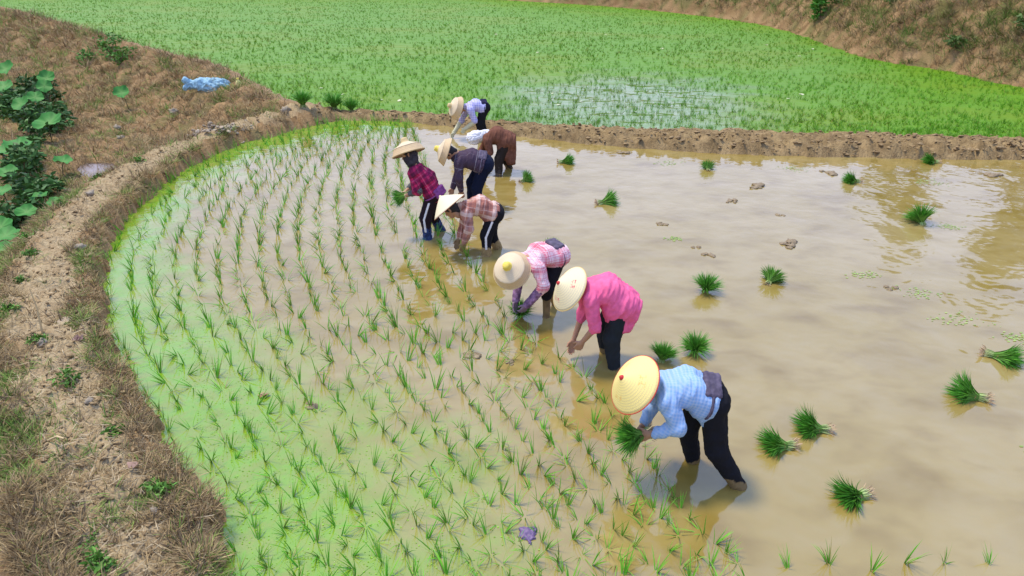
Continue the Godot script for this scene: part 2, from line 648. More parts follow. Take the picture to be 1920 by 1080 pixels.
func build_front_seedlings() -> void:
	var pts := []
	for row in 18:
		var t := (row + 0.3) / 17.5
		var z := -2.9 - rng.randf() * 0.3
		while z > -17.9:
			var xb := curve_x(FRONT, z, 17)
			var xp := curve_x(PLANT_LINE, z, 9)
			var p := Vector2(lerpf(xb, xp, t) + rng.randf_range(-0.018, 0.018), z + rng.randf_range(-0.03, 0.03))
			if sdist(front_poly, p) < -0.06 and rng.randf() < 0.95: pts.append(p)
			z -= clampf(-z * 0.029, 0.115, 0.26) * rng.randf_range(0.75, 1.25)
	for i in 9:
		pts.append(Vector2(1.95 + i * 0.29 + rng.randf_range(-0.05, 0.05), -3.66 + rng.randf_range(-0.05, 0.05)))
	var far := []
	var keep := []
	pts.sort_custom(func(a, b): return a.y > b.y)
	for p in pts:
		var c := Vector3(p.x, 0, p.y)
		var zc: float = -0.438 * -4.0 + 0.899 * -p.y
		var yc: float = 0.899 * 4.0 + 0.438 * p.y
		var vis: bool = absf(p.x) / zc < 0.735 and absf(yc) / zc < 0.42
		if vis and keep.size() < 298: keep.append(c)
		else: far.append(c)
	var kinds := []
	for i in 8: kinds.append(clump_mesh(100 + i, 8 + i % 6, 0.20 + 0.01 * (i % 4), 0.45 if i < 6 else 1.3, 0.0085, Color(0.155, 0.42, 0.032)))
	for i in keep.size():
		var o := part("rice_seedling", kinds[i % 8], M.leaf, self)
		o.transform = spot(keep[i].x, 0.0, keep[i].z, rng.randf_range(0.75, 1.15), 0.3)
		tag(o, "young rice seedling planted in a curved row in muddy water", "rice seedling", "rice seedlings planted in curved rows")
	var sets := []
	for k in 8: sets.append([kinds[k], [], []])
	for i in far.size():
		var s: Array = sets[i % 8]
		s[1].append(spot(far[i].x, 0.0, far[i].z, rng.randf_range(0.85, 1.35), 0.35))
		s[2].append(Color.WHITE * rng.randf_range(0.8, 1.1))
	print("front clumps ", keep.size(), " + ", far.size())
	stuff("rice_seedlings", "thinner far rows of young rice in the paddy being planted", "rice seedlings", sets, M.leaf)

func build_back_seedlings() -> void:
	var sets := []
	for k in 6: sets.append([clump_mesh(200 + k, 6, 0.15, 0.5, 0.0075, Color(0.10, 0.28, 0.012)), [], []])
	for k in 6: sets.append([clump_mesh(220 + k, 7, 0.14, 0.6, 0.009, Color(0.105, 0.265, 0.010)), [], []])
	var n := 0
	for tries in 48000:
		var t := pow(rng.randf(), 1.6)
		var z := lerpf(-15.3, -66.0, t)
		var x := rng.randf_range(-0.8, 0.8) * -z + rng.randf_range(-0.5, 0.5)
		var p := Vector2(x, z)
		if not Geometry2D.is_point_in_polygon(p, back_poly): continue
		var pool := 1.0 - smoothstep(0.3, 1.1, Vector2((p.x - 3.2) / 4.3, (p.y + 19.6) / 5.6).length() + 0.3 * noise.get_noise_2d(p.x * 8.0, p.y * 8.0))
		if rng.randf() < pool * 0.35: continue
		if rng.randf() < smoothstep(0.1, 0.5, noise.get_noise_2d(p.x * 2.5 + 9.0, p.y * 2.5)) * 0.6: continue
		var s: Array = sets[(n % 6) + (6 if z < -27.0 else 0)]
		s[1].append(spot(x, 0.1, z, rng.randf_range(0.8, 1.2), 0.3))
		var g := rng.randf_range(0.82, 1.1)
		var ol := smoothstep(-0.1, 0.35, noise.get_noise_2d(x * 1.6 + 80.0, z * 2.4)) * 0.2
		s[2].append(Color(g * (1.0 + ol * 0.9), g * (1.0 - ol * 0.12), g * 0.9))
		n += 1
	stuff("rice_seedlings", "dense bright green young rice filling the paddy behind the dyke", "rice seedlings", sets, M.leaf)

func disc_mesh(n: int) -> ArrayMesh:
	var st := begin()
	for k in n:
		var a := TAU * k / n
		var b := TAU * (k + 1) / n
		for v in [Vector3.ZERO, flatdir(a), flatdir(b)]:
			st.set_color(Color.WHITE)
			st.add_vertex(v)
	return done(st)

func build_duckweed() -> void:
	var disc := disc_mesh(5)
	var xf := []
	var cs := []
	for tries in 90000:
		var z := lerpf(-3.2, -17.8, pow(rng.randf(), 1.6))
		var x := rng.randf_range(-6.6, 0.4)
		if x < -1.6 + (z + 3.2) * 0.62: continue
		var p := Vector2(x, z)
		if rng.randf() > pow(film_at(p), 2.0) * 0.35 + 0.004: continue
		var r := rng.randf_range(0.003, 0.008) * (1.0 + maxf(0.0, -z - 6.0) * 0.08)
		xf.append(Transform3D(Basis(Vector3.UP, rng.randf() * TAU).scaled(Vector3(r, 1, r * rng.randf_range(0.6, 1.0))), Vector3(x, 0.004, z)))
		var g := rng.randf_range(0.75, 1.3)
		cs.append(Color(0.22 * g, 0.43 * g, 0.035 * g))
	print("duckweed ", xf.size())
	stuff("duckweed", "tiny light green duckweed floating along the curved bank", "duckweed", [[disc, xf, cs]], M.leaf)

func grass_mesh(seed_: int, n: int, h: float, width: float, flat: float) -> ArrayMesh:
	var r := RandomNumberGenerator.new()
	r.seed = seed_
	var st := begin()
	for i in n:
		var out := flatdir(r.randf() * TAU)
		var k := r.randf_range(0.6, 1.3)
		blade(st, out * r.randf() * 0.06 - Vector3(0, 0.01, 0), Vector3.UP * r.randf_range(0.25, 1.0) + out * r.randf_range(0.2, flat), flatdir(r.randf() * TAU), h * r.randf_range(0.5, 1.2), width, r.randf_range(0.3, 1.6), Color(k * 0.8, k * 0.8, k * 0.8), Color(k, k, k), 3)
	return done(st)

func dry(p: Vector2) -> Color:
	var n := clampf(noise.get_noise_2d(p.x * 8.0 + 300.0, p.y * 8.0) * 0.8 + 0.5, 0.0, 1.0)
	var c := Color(0.32, 0.215, 0.10).lerp(Color(0.50, 0.37, 0.19), rng.randf())
	if rng.randf() < 0.25: c = Color(0.22, 0.155, 0.095)
	var green := smoothstep(0.52, 0.68, n)
	if rng.randf() < green * 0.6 + 0.05: c = Color(0.13, 0.26, 0.04).lerp(Color(0.28, 0.34, 0.09), rng.randf())
	return c

func build_grass() -> void:
	var near := []
	for k in 4: near.append([grass_mesh(300 + k, 14, 0.14, 0.006, 1.7), [], []])
	for tries in 66000:
		var z := lerpf(-2.6, -46.0, pow(rng.randf(), 2.1))
		var x := -rng.randf_range(0.3, 0.82) * (-z + 0.6)
		var p := Vector2(x, z)
		var g := ground(p)
		if g[1] < 0.03 or g[2] < 0.1 or g[1] > 60.0: continue
		var n := noise.get_noise_2d(x * 5.0, z * 5.0) * 0.25
		var bare: float = smoothstep(0.17, 0.3, g[1] + n) * (1.0 - smoothstep(0.8, 1.15, g[1] + n))
		if g[1] < 0.14: bare = 0.6
		bare = maxf(bare, 1.0 - smoothstep(0.25, 0.8, g[2] + n))
		if z < -14.5: bare = maxf(bare, smoothstep(-0.45, -0.58, g[0]) * 0.7)
		if g[2] < 4.5 and z < -13.0: bare = maxf(bare, 0.9 * smoothstep(-0.3, 0.15, noise.get_noise_2d(x * 9.0 + 15.0, z * 9.0)))
		if rng.randf() < bare * 0.93: continue
		var s: Array = near[tries % 4]
		var sc := rng.randf_range(0.6, 1.25) * (1.0 + maxf(0.0, -z - 8.0) * 0.07)
		s[1].append(spot(x, g[0], z, sc, 0.5))
		s[2].append(dry(p))
	stuff("dry_grass", "matted brown and olive grass on the near bank and ditch slope", "grass", near, M.dry)
	var farset := []
	for k in 4: farset.append([grass_mesh(320 + k, 16, 0.42, 0.015, 1.5), [], []])
	for tries in 60000:
		var z := -17.0 - pow(rng.randf(), 1.5) * 45.0
		var x := rng.randf_range(0.05, 0.85) * -z
		var p := Vector2(x, z)
		if not is_right(p) or Geometry2D.is_point_in_polygon(p, back_poly): continue
		var g := ground(p)
		if g[2] < 0.1 or g[2] > 7.0 or g[1] < 2.2 or (g[2] < 0.5 and rng.randf() < 0.6): continue
		var s: Array = farset[tries % 4]
		s[1].append(spot(x, g[0] - 0.03, z, rng.randf_range(0.5, 1.2), 0.5))
		var c := dry(p * 0.5)
		s[2].append(c * 0.85 if rng.randf() > 0.16 else Color(0.12, 0.20, 0.035))
	stuff("dry_grass", "long brown and olive grass covering the far slope", "grass", farset, M.dry)
	# loose straw on the path
	var straw := begin()
	blade(straw, Vector3(-0.05, 0.01, 0), Vector3(1, 0.05, 0), Vector3(0, 0, 1), 0.1, 0.005, 0.1, Color.WHITE, Color.WHITE, 2)
	var xf := []
	var cs := []
	for tries in 11000:
		var z := lerpf(-2.6, -20.0, pow(rng.randf(), 1.7))
		var x := -rng.randf_range(0.3, 0.8) * (-z + 0.6)
		var g := ground(Vector2(x, z))
		if g[1] < 0.08 or g[2] < 0.1: continue
		xf.append(spot(x, g[0] + 0.006, z, rng.randf_range(0.5, 1.6), 0.3))
		cs.append(Color(0.50, 0.40, 0.25) * rng.randf_range(0.5, 1.1))
	stuff("straw_litter", "loose pale straw strewn over the footpath and banks", "straw", [[done(straw), xf, cs]], M.dry)
	# soil crumbs
	var crumb := rock_mesh(Vector3(1, 0.7, 1), 3.0)
	xf = []
	cs = []
	for tries in 16000:
		var left := tries % 2 == 0
		var z := lerpf(-2.6, -20.0, pow(rng.randf(), 1.6)) if left else rng.randf_range(-14.1, -18.6)
		var x := -rng.randf_range(0.3, 0.75) * (-z + 0.6) if left else rng.randf_range(-5.0, 13.0)
		var g := ground(Vector2(x, z))
		if g[1] < -0.05 or g[2] < 0.05 or (not left and g[1] > 2.2): continue
		var r := rng.randf_range(0.006, 0.022) if left else 0.010 + 0.03 * pow(rng.randf(), 2.0)
		xf.append(Transform3D(Basis.from_euler(Vector3(rng.randf(), rng.randf() * TAU, rng.randf())).scaled(Vector3(r * rng.randf_range(0.7, 1.8), r * rng.randf_range(0.5, 1.0), r)), Vector3(x, maxf(g[0], -0.01) if g[1] < 0.2 else g[0], z)))
		cs.append(Color(0.22, 0.15, 0.08).lerp(Color(0.36, 0.255, 0.135), rng.randf()))
	stuff("soil_clods", "crumbly brown soil clods on the dyke and footpath", "soil", [[crumb, xf, cs]], M.clod)

# ---------------------------------------------------------------- bundles of seedlings
func bundle_parts(seed_: int, root: Node3D, n := 420, length := 0.22, flare := 0.6, tied := true) -> void:
	var r := RandomNumberGenerator.new()
	r.seed = seed_
	var st := begin()
	for i in n:
		var a := r.randf() * TAU
		var q := sqrt(r.randf())
		var out := flatdir(a)
		var k := r.randf_range(0.6, 1.25)
		var c0 := Color(0.18 * k, 0.34 * k, 0.06 * k)
		var c1 := Color(0.065 * k, 0.30 * k, 0.02 * k)
		blade(st, out * q * 0.028, Vector3.UP + out * q * flare * r.randf_range(0.7, 1.2), flatdir(r.randf() * TAU), length * r.randf_range(0.75, 1.12), 0.011, r.randf_range(0.4, 1.5) * (0.3 + q), c0, c1, 4)
	part("leaves", done(st), M.leaf, root)
	var rt := begin()
	var stm := begin()
	for i in 90:
		var a := r.randf() * TAU
		var out := flatdir(a) * sqrt(r.randf())
		var k := r.randf_range(0.75, 1.2)
		blade(stm, out * 0.026 + Vector3(0, 0.02, 0), Vector3.DOWN + out * 0.35, flatdir(r.randf() * TAU), r.randf_range(0.06, 0.10), 0.012, 0.0, Color(0.26 * k, 0.42 * k, 0.10 * k), Color(0.46 * k, 0.48 * k, 0.22 * k), 2)
		blade(rt, out * 0.055 - Vector3(0, 0.06, 0), Vector3.DOWN + out * 0.9, flatdir(r.randf() * TAU), r.randf_range(0.02, 0.05), 0.008, 0.4, Color(0.46, 0.36, 0.20) * k, Color(0.48, 0.30, 0.19) * k, 2)
	part("stems", done(stm), M.leaf, root)
	part("roots", done(rt), M.leaf, root)
	if tied:
		var pts := []
		var rad := []
		for i in 13:
			pts.append(flatdir(TAU * i / 12.0) * 0.037 + Vector3(0, 0.035 + 0.006 * sin(i * 1.3), 0))
			rad.append(0.006)
		part("twine", tube(pts, rad, 5), M.twine, root)

func make_bundle(at: Vector3, dir: Vector3, seed_: int, sc: float, label: String, group := "", flare := 0.6, n := 420, tied := true) -> Node3D:
	var o := base("seedling_bundle", at)
	tag(o, label, "seedling bundle", group)
	bundle_parts(seed_, o, n, 0.22, flare, tied)
	var y := dir.normalized()
	var x := y.cross(Vector3.FORWARD if absf(y.z) < 0.9 else Vector3.RIGHT).normalized()
	o.basis = Basis(x, y, x.cross(y)).scaled(Vector3.ONE * sc)
	return o

# ---------------------------------------------------------------- people
var head_net := {}
var hair_net := {}
var hand_net := {}
var grip_net := {}

func make_templates() -> void:
	head_net = nets([[Vector3(0, 0.02, -0.018), 0.088, Vector3(0, 0.02, 0.012), 0.082], [Vector3(0, -0.02, 0.02), 0.07, Vector3(0, -0.085, 0.052), 0.038],
		[Vector3(0, 0.005, 0.088), 0.010, Vector3(0, -0.028, 0.104), 0.015], [Vector3(-0.086, 0.01, -0.01), 0.012, Vector3(-0.088, -0.03, -0.005), 0.009], [Vector3(0.086, 0.01, -0.01), 0.012, Vector3(0.088, -0.03, -0.005), 0.009],
		[Vector3(-0.02, -0.055, 0.088), 0.008, Vector3(0.02, -0.055, 0.088), 0.008], [Vector3(0, -0.04, -0.02), 0.052, Vector3(0, -0.13, -0.03), 0.05]], 0.0065, 0.02)
	hair_net = nets([[Vector3(0, 0.02, -0.022), 0.095, Vector3(0, 0.026, 0.008), 0.09], [Vector3(0, -0.03, -0.05), 0.062, Vector3(0, -0.08, -0.06), 0.045]], 0.008, 0.03, [[Vector3(0, 0.0, 0.045), Vector3(0, -0.75, 1.0)]])
	for style in 2:
		var curl: float = [0.55, 1.0][style]
		var b := [[Vector3.ZERO, 0.025, Vector3(0, 0.03, 0), 0.024]]
		var xs := [0.031, 0.0105, -0.0105, -0.030]
		var ls := [0.92, 1.05, 1.0, 0.78]
		for f in 4:
			var kn := Vector3(xs[f], 0.085 - absf(xs[f]) * 0.25, 0.002)
			b.append([Vector3(xs[f] * 0.45, 0.012, 0), 0.019, kn, 0.0135])
			var p := kn
			var a: float = curl * 0.35
			for sg in 3:
				var l: float = [0.040, 0.026, 0.020][sg] * ls[f]
				var q := p + Vector3(xs[f] * 0.08, cos(a), sin(a)) * l
				b.append([p, 0.0098 - sg * 0.0006, q, 0.0092 - sg * 0.0008])
				p = q
				a += curl * [0.9, 0.8, 0.0][sg]
		b.append([Vector3(0.02, 0.02, 0.004), 0.016, Vector3(0.05, 0.048, 0.018), 0.012])
		b.append([Vector3(0.05, 0.048, 0.018), 0.0115, Vector3(0.058, 0.08, 0.03 + 0.012 * style), 0.0095])
		if style == 0: hand_net = nets(b, 0.005, 0.007)
		else: grip_net = nets(b, 0.005, 0.007)

func bend(a: Vector3, b: Vector3, la: float, lb: float, pole: Vector3) -> Vector3:
	var ab := b - a
	var d := ab.length()
	var s := maxf(1.0, d * 1.02 / (la + lb))
	la *= s
	lb *= s
	var x := (la * la - lb * lb + d * d) / (2.0 * d)
	var h := sqrt(maxf(la * la - x * x, 0.0))
	var n := ab / d
	return a + n * x + (pole - n * n.dot(pole)).normalized() * h

func frame(y: Vector3, hint: Vector3) -> Basis:
	# +y along y, +z as near to the hint as it goes
	y = y.normalized()
	var z := (hint - y * y.dot(hint)).normalized()
	return Basis(y.cross(z), y, z)

func cone_hat(parent: Node3D, at: Vector3, axis: Vector3, r: float, h: float, mt: Material, trim: Material, knob: Material) -> void:
	var prof := []
	for i in 13:
		var t := i / 12.0
		prof.append(Vector2(lerpf(r, 0.006, t), h * (t + 0.05 * sin(t * PI))))
	for i in 9:
		var t := i / 8.0
		prof.push_front(Vector2(lerpf(r - 0.003, 0.006, t), -0.006 + (h - 0.01) * (t + 0.04 * sin(t * PI))))
	var o := part("conical_hat", lathe(prof, 48), mt, parent)
	o.transform = Transform3D(frame(axis, Vector3(0.3, -0.2, 1)), at)
	var ring := []
	var rad := []
	for i in 41:
		ring.append(flatdir(TAU * i / 40.0) * (r + 0.001) - Vector3(0, 0.003, 0))
		rad.append(0.0042)
	part("rim", tube(ring, rad, 6), trim, o)
	if knob:
		part("tip", lathe([Vector2(0.026, h - 0.022), Vector2(0.022, h - 0.008), Vector2(0.012, h + 0.008), Vector2(0.001, h + 0.012)], 14), knob, o)

func straw_hat(parent: Node3D, at: Vector3, axis: Vector3, r: float, mt: Material, knob: Material) -> void:
	var s := r / 0.245
	var prof := [Vector2(0.241, -0.012), Vector2(0.246, -0.010), Vector2(0.248, 0.0), Vector2(0.243, 0.008), Vector2(0.222, 0.045), Vector2(0.203, 0.083), Vector2(0.194, 0.100)]
	for i in prof.size(): prof[i] = prof[i] * s
	var o := part("straw_hat", lathe(prof, 44, 0.03), mt, parent)
	o.transform = Transform3D(frame(axis, Vector3(0.3, -0.2, 1)), at)
	var cp := [Vector2(0.200, 0.099), Vector2(0.196, 0.104), Vector2(0.185, 0.110), Vector2(0.15, 0.122), Vector2(0.115, 0.134), Vector2(0.085, 0.147), Vector2(0.060, 0.165)]
	for i in cp.size(): cp[i] = cp[i] * s
	part("crown", lathe(cp, 44, 0.03), M.straw_crown, o)
	var kp := [Vector2(0.066, 0.158), Vector2(0.056, 0.172), Vector2(0.048, 0.2), Vector2(0.046, 0.216), Vector2(0.036, 0.227), Vector2(0.018, 0.232), Vector2(0.001, 0.233)]
	for i in kp.size(): kp[i] = kp[i] * s
	part("crown_knob", lathe(kp, 24, 0.08), knob, o)
	var ring := []
	var rad := []
	for i in 41:
		ring.append(flatdir(TAU * i / 40.0) * 0.246 * s)
		rad.append(0.006)
	part("rim", tube(ring, rad, 6), M.straw_edge, o)

func slab(c: Vector3, u: Vector3, v: Vector3, r: float) -> Array:
	var b := []
	for i in 3:
		var w := (i - 1.0)
		b.append([c - u + v * w, r, c + u + v * w, r])
	return b

func person(s: Dictionary) -> Node3D:
	var fn: Vector3 = s.fn
	var ff: Vector3 = s.ff
	var o := base("person", Vector3((fn.x + ff.x) * 0.5, 0, (fn.z + ff.z) * 0.5))
	tag(o, s.label, "person", "people planting rice in the paddy")
	var off := Transform3D(Basis.IDENTITY, -o.position)
	var pel: Vector3 = s.pel
	var neck: Vector3 = s.neck
	var axis: Vector3 = s.axis.normalized()
	var hat: Vector3 = s.hat
	var T := (neck - pel).normalized()
	var fwd := Vector3(T.x, 0, T.z).normalized()
	var lt := fwd.cross(Vector3.UP)
	if lt.z < 0.0: lt = -lt
	var bk := lt.cross(T).normalized()
	if bk.y < 0.0: bk = -bk
	var g: float = s.get("girth", 1.0)
	var mid: Vector3 = pel.lerp(neck, 0.5) + bk * s.get("hump", 0.045)
	var hn := pel + lt * 0.085
	var hf := pel - lt * 0.085
	var sn := neck + lt * 0.15 - T * 0.03 - bk * 0.035
	var sf := neck - lt * 0.15 - T * 0.03 - bk * 0.035
	var an := fn + Vector3(0, -0.03, 0)
	var af := ff + Vector3(0, -0.03, 0)
	var kl: float = s.get("knee", 0.508)
	var kn := bend(hn, an, hn.distance_to(an) * kl, hn.distance_to(an) * kl, fwd)
	var kf := bend(hf, af, hf.distance_to(af) * (kl + 0.01), hf.distance_to(af) * (kl + 0.01), fwd)
	var en: Vector3 = s.en
	var handn: Vector3 = s.hn
	var handf: Vector3 = s.hf
	var ef := bend(sf, handf, 0.27, 0.24, -fwd * 0.6 - lt)
	var headc := hat - axis * 0.03
	var face := frame(axis, fwd * 0.35 + Vector3.DOWN * (0.9 if axis.y < 0.75 else 0.2) + fwd * (0.0 if axis.y < 0.75 else 1.0))
	# body
	var skin_c: Color = s.get("skin", Color(0.42, 0.22, 0.13))
	var mudc := Color(0.27, 0.18, 0.08)
	var mud_top: float = s.get("mud", 0.12)
	var hand_c: Color = s.get("hand", skin_c)
	var body_col := func(p: Vector3) -> Color:
		if p.y < mud_top + 0.05 * noise.get_noise_3d(p.x * 60.0, p.y * 60.0, p.z * 60.0): return mudc * (0.8 + 0.4 * fine.get_noise_3d(p.x * 90.0, p.y * 90.0, p.z * 90.0))
		return skin_c
	var bones := [[pel, 0.10, mid, 0.10], [mid, 0.10, neck, 0.085], [hn, 0.08, hf, 0.08], [sn, 0.05, sf, 0.05], [neck, 0.05, headc - axis * 0.08, 0.048],
		[hn, 0.075, kn, 0.055], [kn, 0.055, an, 0.04], [hf, 0.075, kf, 0.055], [kf, 0.055, af, 0.04],
		[an, 0.042, an + fwd * 0.14 - Vector3(0, 0.03, 0), 0.034], [af, 0.042, af + fwd * 0.14 - Vector3(0, 0.03, 0), 0.034],
		[sn, 0.048, en, 0.04], [en, 0.04, handn, 0.026], [sf, 0.048, ef, 0.04], [ef, 0.04, handf, 0.026]]
	var st := begin()
	var c := skin(st, nets(bones, 0.016, 0.03), off, body_col)
	var head_col := func(p: Vector3) -> Color:
		for ex in [-0.033, 0.033]:
			var e := Vector2(p.x - ex, (p.y - 0.012) * 1.6).length()
			if p.z > 0.05 and e < 0.009: return Color(0.02, 0.015, 0.012)
			if p.z > 0.05 and e < 0.017: return Color(0.55, 0.5, 0.45)
		if p.z > 0.06 and absf(p.y + 0.056) < 0.012 and absf(p.x) < 0.027: return Color(0.35, 0.11, 0.09)
		return skin_c
	c = skin(st, head_net, off * Transform3D(face, headc), head_col, [], false, c)
	for side in 2:
		var e: Vector3 = en if side == 0 else ef
		var h: Vector3 = handn if side == 0 else handf
		var inward := -lt if side == 0 else lt
		var f := frame(h - e + Vector3.DOWN * 0.05, inward + Vector3.DOWN * 0.3)
		# the thumb lies on the side that points forward
		var mirror := f.x.dot(fwd) < 0.0
		if mirror: f.x = -f.x
		c = skin(st, grip_net if s.get("grip", false) else hand_net, off * Transform3D(f, h), hand_c, [], mirror, c)
	st.generate_normals()
	part("body", st.commit(), M.skin, o)
	if not s.get("cloth_head", false):
		var hs := begin()
		skin(hs, hair_net, off * Transform3D(face, headc), Color(0.02, 0.016, 0.014), [0.002, 400.0])
		hs.generate_normals()
		part("hair", hs.commit(), M.hair, o)
	if s.has("scarf"):
		part("face_scarf", blob([[headc - axis * 0.045 + face.z * 0.025, 0.078, headc - axis * 0.1 + face.z * 0.01, 0.075], [headc - axis * 0.1, 0.075, neck + T * 0.03, 0.085], [headc - axis * 0.01 - face.z * 0.03, 0.095, headc - axis * 0.06 - face.z * 0.03, 0.09]], 0.01, 0.03, [0.006, 130.0], [], Color.WHITE, off), s.scarf, o)
	# trousers
	var le: float = s.get("leg_end", 0.93)
	var tn := kn.lerp(an, le)
	var tf := kf.lerp(af, le)
	var tr := [[hn, 0.104 * g, kn, 0.088], [kn, 0.088, tn, 0.064], [hf, 0.104 * g, kf, 0.088], [kf, 0.088, tf, 0.064], [hn + fwd * -0.02, 0.11 * g, hf + fwd * -0.02, 0.11 * g], [pel, 0.125 * g, pel + T * 0.1, 0.115 * g]]
	var tc: Color = s.trousers
	var mr: float = s.get("splash", 0.1)
	var tcol := func(p: Vector3) -> Color:
		var n := fine.get_noise_3d(p.x * 45.0, p.y * 45.0, p.z * 45.0) * 0.5 + 0.5
		if p.y < mr * n * 1.5 - 0.03: return Color(0.20, 0.14, 0.065)
		return tc
	var tst := begin()
	skin(tst, nets(tr, 0.014, 0.035), off, tcol, [0.0065, 100.0], false, 0, Vector3(1, 0.5, 1))
	tst.generate_normals()
	part("trousers", tst.commit(), M.trouser, o)
	# shirt: its own axes follow the back so that the checks do
	var slv: float = s.get("sleeve", 0.9)
	var wn := en.lerp(handn, slv)
	var wf := ef.lerp(handf, slv)
	var hem: float = s.get("hem", 0.06)
	var sh := [[pel - T * hem + lt * 0.055, 0.125 * g, mid + lt * 0.06, 0.122 * g], [pel - T * hem - lt * 0.055, 0.125 * g, mid - lt * 0.06, 0.122 * g], [mid + lt * 0.06, 0.122 * g, neck + lt * 0.05 - T * 0.05, 0.10 * g], [mid - lt * 0.06, 0.122 * g, neck - lt * 0.05 - T * 0.05, 0.10 * g],
		[sn, 0.074, sf, 0.074], [sn, 0.078, en, 0.062], [en, 0.062, wn, 0.047], [sf, 0.078, ef, 0.062], [ef, 0.062, wf, 0.047], [neck - T * 0.03, 0.095, neck + T * 0.045, 0.07], [hn + T * 0.03, 0.122 * g + 0.006, hf + T * 0.03, 0.122 * g + 0.006]]
	if hem > 0.05: sh.append([hn - fwd * 0.02, 0.122 * g + 0.008, hf - fwd * 0.02, 0.122 * g + 0.008])
	for d in s.get("drape", []):
		var q: Vector3 = pel + T * d[0] - bk * d[1] + lt * d[2]
		sh.append([q, 0.08, q + Vector3(0, -d[3], 0) - fwd * 0.02, d[4] if d.size() > 4 else 0.055])
	var cuts := [[pel - T * (hem + 0.06), -T + Vector3.DOWN * s.get("hem_tilt", 0.15)]]
	var bx := Basis(T, bk, T.cross(bk))
	var sx := Transform3D(bx, pel).affine_inverse()
	var sst := begin()
	skin(sst, nets(sh, 0.0135, 0.03, cuts), sx, Color.WHITE, s.get("folds", [0.0115, 95.0]), false, 0, Vector3(1.0, 0.3, 0.42))
	sst.generate_normals()
	var shirt := part("coat" if s.get("coat", false) else "shirt", sst.commit(), s.shirt, o)
	shirt.transform = off * Transform3D(bx, pel)
	if s.has("pouch"):
		var pc: Vector3 = pel + T * s.pouch[0] + bk * s.pouch[1] * g + lt * s.pouch[2]
		var u := lt.lerp(-bk, s.pouch[3]).normalized() * 0.085
		var pm := part("waist_pouch", blob(slab(pc, u, T * 0.045, 0.03), 0.009, 0.02, [0.004, 160.0], [], Color.WHITE, off), s.pouch[4], o)
		var ring := []
		var rr := []
		for i in 25:
			var a := TAU * i / 24.0
			ring.append(off * (pel + T * s.pouch[0] + lt * cos(a) * 0.212 * g + bk * (sin(a) * 0.150 - 0.005) * g))
			rr.append(0.012)
		part("belt", tube(ring, rr, 6), s.pouch[4], pm)
	if s.has("stripe"):
		for leg in ([[hn, kn, tn, lt], [hf, kf, tf, -lt]]):
			var ss := begin()
			var pts := []
			for i in 9:
				var t := i / 8.0
				var p: Vector3 = leg[0].lerp(leg[1], t * 2.0) if t < 0.5 else leg[1].lerp(leg[2], t * 2.0 - 1.0)
				var r := lerpf(0.111 * g, 0.094, t * 2.0) if t < 0.5 else lerpf(0.094, 0.069, t * 2.0 - 1.0)
				pts.append([p + (leg[3] + fwd * 0.15).normalized() * r, r])
			var sb := []
			for i in range(1, 8): sb.append([pts[i][0] - fwd * 0.008, 0.008, pts[i + 1][0] - fwd * 0.008, 0.008]); sb.append([pts[i][0] + fwd * 0.008, 0.008, pts[i + 1][0] + fwd * 0.008, 0.008])
			skin(ss, nets(sb, 0.006, 0.006), off, Color.WHITE)
			ss.generate_normals()
			part("trouser_stripe", ss.commit(), M.white_cloth, o)
	if s.has("boots"):
		for leg in [[kn, an], [kf, af]]:
			var bt: Vector3 = leg[0].lerp(leg[1], s.get("boot_top", 0.55))
			var m := part("boot", blob([[bt, 0.072, leg[1], 0.064], [leg[1], 0.06, leg[1] + fwd * 0.15 - Vector3(0, 0.03, 0), 0.045]], 0.011, 0.025, [0.007, 120.0], [], Color.WHITE, off), s.boots, o)
			m.name = m.name
	if s.has("guards"):
		for arm in [[en, handn], [ef, handf]]:
			part("sleeve_guard", blob([[arm[0].lerp(arm[1], s.guard_from), 0.056, arm[0].lerp(arm[1], s.guard_to), 0.046]], 0.009, 0.01, [0.004, 160.0], [], Color.WHITE, off), s.guards, o)
	match s.headwear:
		"cone": cone_hat(o, off * hat, axis, s.hat_r, s.hat_h, s.hat_mat, s.trim, s.get("tip"))
		"straw": straw_hat(o, off * hat, axis, s.hat_r, M.straw, s.tip)
		"cloth":
			part("head_cloth", blob([[headc + axis * 0.03, 0.115, headc - axis * 0.03, 0.118], [headc - axis * 0.02 + bk * 0.03, 0.115, neck + bk * 0.04, 0.10], [headc + axis * 0.06 - lt * 0.03, 0.09, headc + lt * 0.05, 0.11]], 0.011, 0.03, [0.013, 110.0], [], Color.WHITE, off), M.white_cloth, o)
	return o

